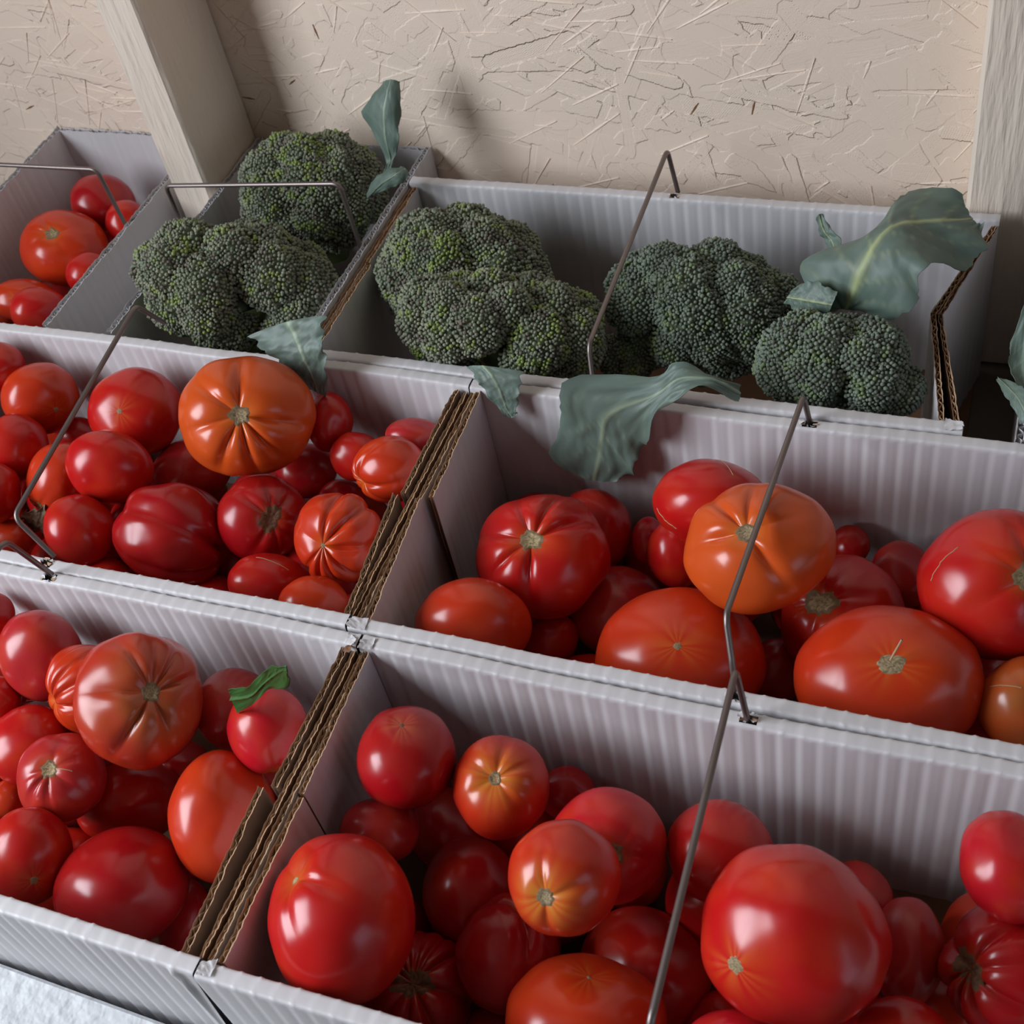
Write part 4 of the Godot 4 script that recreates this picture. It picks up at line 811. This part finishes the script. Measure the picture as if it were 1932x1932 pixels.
func tomato_tone(th: float, ph: float, d: Vector3, q: Dictionary) -> Color:
	var c: Color = q.tone
	var n := nz.get_noise_3dv(d * 1.1 + q.off * 2.0)
	c = c.lerp(Color(0.60, 0.075, 0.014) if q.col != "d" else Color(0.30, 0.006, 0.010), clampf(0.28 * n + 0.06, 0.0, 0.35))
	var streak := 0.5 + 0.5 * sin(ph * 11.0 + 3.0 * sin(ph * 3.0 + q.a))
	var strong: float = {"y": 0.75, "G": 0.55, "g": 0.6}.get(q.col, 0.35)
	var wide: float = {"y": 0.55, "G": 0.95, "g": 1.3}.get(q.col, 0.24)
	var near := exp(-pow(th / wide, 2.0))
	var shoulder: Color = Color(0.20, 0.17, 0.045) if q.col in ["G", "g"] else Color(0.62, 0.28, 0.035)
	c = c.lerp(shoulder, clampf(strong * near * (0.45 + 0.55 * (streak if q.col == "y" else 0.5 + 0.9 * n)), 0.0, 0.8))
	if q.kind == "b":
		c = c.lerp(Color(0.62, 0.16, 0.03), 0.5 * exp(-pow((PI - th) / 0.30, 2.0)) * streak)
	return c


func tomato_setup(a: Array, k: int) -> Dictionary:
	var at: Vector3 = a[0]
	var ax: Vector3 = a[4]
	var x := ax.cross(Vector3(0.3, 0.5, 0.8)).normalized().rotated(ax, k * 1.7)
	var q := {"at": at, "turn": Basis(x, ax, x.cross(ax)), "lobes": a[5], "crease": a[6], "rib": a[7], "flat": a[8], "lump": a[9], "kind": a[11], "col": a[12], "tone": TONES[a[12]], "off": Vector3(k * 3.1, k * 1.7, k * 0.9), "a": k * 1.3, "b": k * 2.1}
	# the measured outline: half width along e1, half height along e2
	var e3 := (EYE - at).normalized()
	var e1 := CAM_Y.cross(e3).normalized()
	var e2 := e3.cross(e1)
	var t := deg_to_rad(a[3])
	q.e3 = e3
	q.e1 = e1 * cos(t) - e2 * sin(t)
	q.e2 = e2 * cos(t) + e1 * sin(t)
	var lo := Vector2(9, 9)
	var hi := Vector2(-9, -9)
	for i in 19:
		for j in 40:
			var g: Vector3 = q.turn * tomato_point(PI * i / 18.0, TAU * j / 40.0, q)
			var s := Vector2(g.dot(q.e1), g.dot(q.e2))
			lo = lo.min(s)
			hi = hi.max(s)
	q.k1 = 2.0 * a[1] / (hi.x - lo.x)
	q.k2 = 2.0 * a[2] / (hi.y - lo.y)
	q.k3 = (q.k1 + q.k2) * 0.5
	q.m1 = (lo.x + hi.x) * 0.5
	q.m2 = (lo.y + hi.y) * 0.5
	return q


# where the surface is met in a direction from the centre
func tomato_toward(dir: Vector3, q: Dictionary) -> Vector3:
	var g: Vector3 = q.turn.inverse() * (q.e1 * dir.dot(q.e1) / q.k1 + q.e2 * dir.dot(q.e2) / q.k2 + q.e3 * dir.dot(q.e3) / q.k3)
	g.y /= q.flat
	g = g.normalized()
	return tomato_place(tomato_point(acos(clampf(g.y, -1, 1)), atan2(g.z, g.x), q), q)


var tomato_nodes := []
var tomato_data := []


func tomatoes():
	var cracked := {}
	for cr in CRACKS:
		cracked[cr[0]] = true
	for k in TOMATOES.size():
		var a = TOMATOES[k]
		var q := tomato_setup(a, k)
		var big: bool = a[1] > 0.027
		var rows := 44 if big else 32
		var cols := 96 if q.crease > 0.08 else (64 if big else 48)
		var v := PackedVector3Array()
		var c := PackedColorArray()
		var low := 9.0
		for i in rows:
			var th := PI * (0.002 + 0.996 * i / (rows - 1.0))
			for j in cols:
				var ph := TAU * j / cols
				var p := tomato_place(tomato_point(th, ph, q), q)
				low = minf(low, p.y)
				v.append(p)
				c.append(tomato_tone(th, ph, Vector3(sin(th) * cos(ph), cos(th), sin(th) * sin(ph)), q))
		var base := Vector3(q.at.x, low, q.at.z)
		var t: Node3D
		if q.kind == "n" and not cracked.has(k):
			for i in v.size():
				v[i] -= base
			t = MeshInstance3D.new()
			t.name = numbered("tomato")
			t.mesh = grid(v, rows, cols, true, false, c)
			t.material_override = M.tomato_skin
			t.position = base
			t.set_meta("label", a[13])
			t.set_meta("category", "tomato")
			t.set_meta("group", a[14])
			add_child(t)
		else:
			t = thing("tomato", a[13], "tomato", base, a[14])
			part(t, "flesh", grid(v, rows, cols, true, false, c), M.tomato_skin)
		tomato_nodes.append(t)
		tomato_data.append(q)
		if q.kind in ["s", "b"]:
			var size: float = a[10]
			var sv := PackedVector3Array()
			var sc := PackedColorArray()
			for i in 9:
				for j in 30:
					var ph := TAU * j / 30.0
					var edge := size * (1.0 + 0.30 * nz.get_noise_2d(cos(ph) * 1.6 + k, sin(ph) * 1.6) + 0.06 * sin(ph * 5.0 + k) + (0.25 * sin(ph * 2.0 + k) if size > 0.22 else 0.0))
					var u := i / 8.0
					var th := edge * u + 0.002
					if q.kind == "b":
						th = PI - th
					var p := tomato_point(th, ph, q)
					var lift := (0.020 * exp(-pow((u - 0.72) / 0.22, 2.0)) + 0.007 * (1.0 - u) if q.kind == "s" and size > 0.1 else 0.010 * sqrt(maxf(0.0, 1.0 - u * u))) - 0.004 * u + 0.006 * nz.get_noise_2d(u * 4.0 * cos(ph) + k, u * 4.0 * sin(ph)) * (1.0 - u)
					var at: Vector3 = tomato_place(p * (1.0 + lift), q)
					sv.append(at)
					var m := clampf(0.5 + 0.9 * nz.get_noise_2d(u * 5.0 * cos(ph) + 3.0 * k, u * 5.0 * sin(ph)), 0.0, 1.0)
					var inner := Color(0.12, 0.075, 0.035).lerp(Color(0.42, 0.33, 0.19), m)
					if q.col in ["r", "p"] and q.kind == "s":
						inner = Color(0.17, 0.12, 0.05).lerp(Color(0.52, 0.42, 0.24), m)
					if q.col == "d":
						inner = Color(0.07, 0.032, 0.018).lerp(Color(0.24, 0.125, 0.07), m)
					# a corky rim round the paler middle where the stalk came off
					if q.kind == "s" and u > 0.7:
						inner = inner.lerp(Color(0.13, 0.075, 0.035), 0.65)
					sc.append(inner)
			part(t, "stem_scar" if q.kind == "s" else "blossom_scar", grid(sv, 9, 30, true, q.kind == "b", sc), M.scar)


# ---------------------------------------------------------------- broccoli
func broccoli():
	var ball := SphereMesh.new()
	ball.radius = 1.0
	ball.height = 2.3
	ball.radial_segments = 7
	ball.rings = 4
	for k in HEADS.size():
		var a = HEADS[k]
		var at: Vector3 = a[0]
		var rx: float = a[1]
		var ry: float = a[2]
		var e3 := (EYE - at).normalized()
		var e1 := CAM_Y.cross(e3).normalized()
		var e2 := e3.cross(e1)
		var t := deg_to_rad(a[3])
		var b := Basis(e1 * cos(t) - e2 * sin(t), e2 * cos(t) + e1 * sin(t), e3)
		var rz := (rx + ry) * 0.42
		var half := Vector3(rx, ry, rz)
		var head := thing("broccoli_head", a[4], "broccoli", at + Vector3(0, -rz * 1.1, 0), "broccoli heads")
		# lumps of buds over the dome
		var lumps := []
		var count := 19 if rx > 0.055 else 13
		for i in count:
			var z := 1.0 - 1.45 * (i + 0.5) / count
			var ph := i * 2.39996 + k
			var s := sqrt(maxf(0.0, 1.0 - z * z))
			var d := Vector3(s * cos(ph), s * sin(ph), z)
			d = (d + Vector3(rng.randfn(0, 0.14), rng.randfn(0, 0.14), rng.randfn(0, 0.06))).normalized()
			var r: float = minf(rx, ry) * rng.randf_range(0.38, 0.62)
			lumps.append([at + b * (d * (half - Vector3(r, r, r) * 0.90)), r, b * d])
		for i in lumps.size():
			var c: Vector3 = lumps[i][0]
			var r: float = lumps[i][1]
			var tint := rng.randf()
			var v := PackedVector3Array()
			var col := PackedColorArray()
			for y in 9:
				var th := PI * y / 8.0
				for x in 14:
					var d := Vector3(sin(th) * cos(TAU * x / 14.0), cos(th), sin(th) * sin(TAU * x / 14.0))
					v.append(c + d * r * (0.90 + 0.13 * nz.get_noise_3dv(d * 2.2 + c * 60.0)))
					col.append(Color(0.135, 0.175, 0.095))
			var fl := part(head, "floret", grid(v, 9, 14, true, false, col), M.floret)
			# buds
			var size := 0.00135
			var total := int(4.0 * PI * r * r / (size * size * 4.6))
			var spots := []
			for n in total:
				var y := 1.0 - 2.0 * (n + 0.5) / total
				var s := sqrt(1.0 - y * y)
				var ph := n * 2.39996
				var d := Vector3(s * cos(ph), y, s * sin(ph))
				d = (d + Vector3(rng.randfn(0, 0.02), rng.randfn(0, 0.02), rng.randfn(0, 0.02))).normalized()
				var clump := nz.get_noise_3dv(d * 2.2 + c * 60.0)
				var p := c + d * r * (0.97 + 0.13 * clump)
				if d.dot(lumps[i][2]) < -0.35:
					continue
				var hidden := false
				for j in lumps.size():
					if j != i and p.distance_to(lumps[j][0]) < lumps[j][1] * 0.90:
						hidden = true
						break
				if hidden:
					continue
				spots.append([p, d, clump])
			var mm := MultiMesh.new()
			mm.transform_format = MultiMesh.TRANSFORM_3D
			mm.use_colors = true
			mm.mesh = ball
			mm.instance_count = spots.size()
			for n in spots.size():
				var d: Vector3 = spots[n][1]
				var x := d.cross(Vector3(0.3, 0.8, 0.5)).normalized()
				var sz := size * rng.randf_range(0.75, 1.2)
				mm.set_instance_transform(n, Transform3D(Basis(x * sz, d * sz, x.cross(d) * sz), spots[n][0]))
				var g := clampf(0.5 + 0.9 * nz.get_noise_3dv(spots[n][0] * 55.0) + rng.randfn(0, 0.12), 0.0, 1.0)
				var colr := Color(0.150, 0.180, 0.135).lerp(Color(0.290, 0.310, 0.215), g)
				if g > 0.93 or (tint > 0.88 and g > 0.62):
					colr = Color(0.235, 0.300, 0.095)
				elif g < 0.18:
					colr = Color(0.165, 0.150, 0.120)
				if k == 5 or k == 4:
					colr = colr.lerp(Color(0.125, 0.190, 0.170), 0.40)
				mm.set_instance_color(n, colr)
			if spots.size():
				var o := MultiMeshInstance3D.new()
				o.name = "buds"
				o.multimesh = mm
				o.material_override = M.broccoli_bud
				o.set_meta("kind", "stuff")
				fl.add_child(o, true)
		# stalk
		var sv := PackedVector3Array()
		var scol := PackedColorArray()
		for y in 7:
			for x in 16:
				var an := TAU * x / 16.0
				var rr: float = minf(rx, ry) * (0.62 - 0.30 * y / 6.0) * (1.0 + 0.08 * sin(an * 5.0))
				var drop: float = minf(ry * 1.3, at.y - SHELF - 0.006)
				sv.append(at + Vector3(cos(an) * rr, -drop * y / 6.0, sin(an) * rr))
				scol.append(Color(0.16, 0.22, 0.08))
		part(head, "stalk", grid(sv, 7, 16, true, false, scol), M.floret)
		for l in LEAVES:
			if l[0] == k:
				leaf(head, "leaf", l[1], Color(0.115, 0.165, 0.138), Color(0.42, 0.48, 0.24) if k == 5 else Color(0.28, 0.36, 0.25), k * 3.0)


# a leaf through stations of edge, midrib, edge; closed, with a little thickness, waved edges and raised veins
func leaf(parent: Node3D, called: String, st: Array, base: Color, vein: Color, seed_: float, thick := 0.0005):
	var rows := 44
	var half := 25
	var v := PackedVector3Array()
	var col := PackedColorArray()
	var n := st.size()
	var size: float = st[n / 2][0].distance_to(st[n / 2][2])
	var front := []
	for i in rows:
		var t := float(i) / (rows - 1) * (n - 1)
		var s := mini(int(t), n - 2)
		var f := t - s
		var row := []
		for e in 3:
			row.append((st[s][e] as Vector3).cubic_interpolate(st[s + 1][e], st[maxi(s - 1, 0)][e], st[mini(s + 2, n - 1)][e], f))
		var along: Vector3 = (st[mini(s + 1, n - 1)][1] - st[s][1]).normalized()
		var nrm: Vector3 = (row[2] - row[0]).cross(along).normalized()
		if nrm.dot(EYE - row[1]) < 0:
			nrm = -nrm
		var line := []
		for j in half:
			var u := 2.0 * j / (half - 1) - 1.0
			var p: Vector3 = row[0] * (u * u - u) * 0.5 + row[1] * (1.0 - u * u) + row[2] * (u * u + u) * 0.5
			var edge := pow(absf(u), 3.0)
			var tt := t / (n - 1)
			p += nrm * size * 0.05 * edge * sin(tt * 21.0 + 2.0 * u + seed_) + nrm * size * 0.02 * nz.get_noise_2d(tt * 7.0 + seed_, u * 3.0)
			p += (p - row[1]) * edge * (0.05 * sin(tt * 34.0 + seed_ + 3.0 * u) + 0.05 * nz.get_noise_2d(tt * 26.0, u + seed_))
			var mid := exp(-pow(u / (0.075 * (1.25 - tt)), 2.0))
			var lat := fposmod(tt * 6.5 - absf(u) * 1.15 + (0.35 if u > 0 else 0.0), 1.0) - 0.5
			var fine := exp(-pow(lat / 0.055, 2.0)) * (1.0 - absf(u) * 0.7)
			p += nrm * (mid * 0.0016 * (1.1 - tt) + fine * 0.00035)
			var c := base.lerp(vein, clampf(mid * 0.95 + fine * 0.35, 0.0, 1.0))
			c = c * (1.0 + 0.22 * nz.get_noise_2d(tt * 5.0 + seed_ * 2.0, u * 2.5))
			line.append([p, c, nrm])
		front.append(line)
	for line in front:
		for j in half:
			v.append(line[j][0])
			col.append(line[j][1])
		for j in range(half - 1, -1, -1):
			v.append(line[j][0] - line[j][2] * thick)
			col.append(line[j][1] * 1.1)
	return part(parent, called, grid(v, rows, half * 2, true, false, col), M.leaf)


func loose_bits():
	# healed cracks and scratches on the tomato skins
	for cr in CRACKS:
		var q = tomato_data[cr[0]]
		var pts := []
		for i in 13:
			var d: Vector3 = cr[1].lerp(cr[2], i / 12.0).normalized()
			d = (d + Vector3(0.02, 0.03, 0.0) * nz.get_noise_1d(i * 0.7)).normalized()
			pts.append(tomato_toward(d, q))
		part(tomato_nodes[cr[0]], "healed_crack", tube(pts, 0.0003, 6, 0.0), M.kraft_edge)
	var torn := thing("torn_leaf", "torn bright green leaf lying between two pinkish tomatoes", "leaf", Vector3(-0.15, -0.03, -0.15))
	leaf(torn, "blade", [[Vector3(-0.1134, 0.0218, -0.1440), Vector3(-0.1159, 0.0115, -0.1440), Vector3(-0.1182, -0.0039, -0.1440)], [Vector3(-0.0950, 0.0359, -0.1400), Vector3(-0.0950, 0.0278, -0.1400), Vector3(-0.0981, 0.0174, -0.1400)], [Vector3(-0.0756, 0.0600, -0.1360), Vector3(-0.0758, 0.0522, -0.1360), Vector3(-0.0769, 0.0444, -0.1360)], [Vector3(-0.0614, 0.0768, -0.1320), Vector3(-0.0584, 0.0732, -0.1320), Vector3(-0.0579, 0.0601, -0.1320)], [Vector3(-0.0482, 0.0867, -0.1280), Vector3(-0.0482, 0.0840, -0.1280), Vector3(-0.0489, 0.0801, -0.1280)]], Color(0.022, 0.090, 0.016), Color(0.05, 0.14, 0.03), 4.0)
	var dry := thing("dried_leaf", "withered brown leaf among the tomatoes beside the wire handle", "leaf", Vector3(-0.3, -0.03, -0.25))
	leaf(dry, "blade", [[Vector3(-0.4055, -0.0641, -0.2898), Vector3(-0.4010, -0.0595, -0.2898), Vector3(-0.3955, -0.0548, -0.2898)], [Vector3(-0.4041, -0.0722, -0.2898), Vector3(-0.3926, -0.0600, -0.2898), Vector3(-0.3832, -0.0498, -0.2898)], [Vector3(-0.3985, -0.0782, -0.2898), Vector3(-0.3856, -0.0632, -0.2898), Vector3(-0.3721, -0.0450, -0.2898)], [Vector3(-0.3884, -0.0759, -0.2898), Vector3(-0.3793, -0.0642, -0.2898), Vector3(-0.3715, -0.0548, -0.2898)]], Color(0.22, 0.17, 0.11), Color(0.30, 0.24, 0.16), 9.0)
	for k in TOMATOES.size():
		if "dry spike" in TOMATOES[k][13]:
			part(tomato_nodes[k], "dry_spike", tube([Vector3(0.2239, -0.0065, -0.2608), Vector3(0.2286, 0.0068, -0.2657)], 0.0006, 6, 0.0), M.kraft_edge)
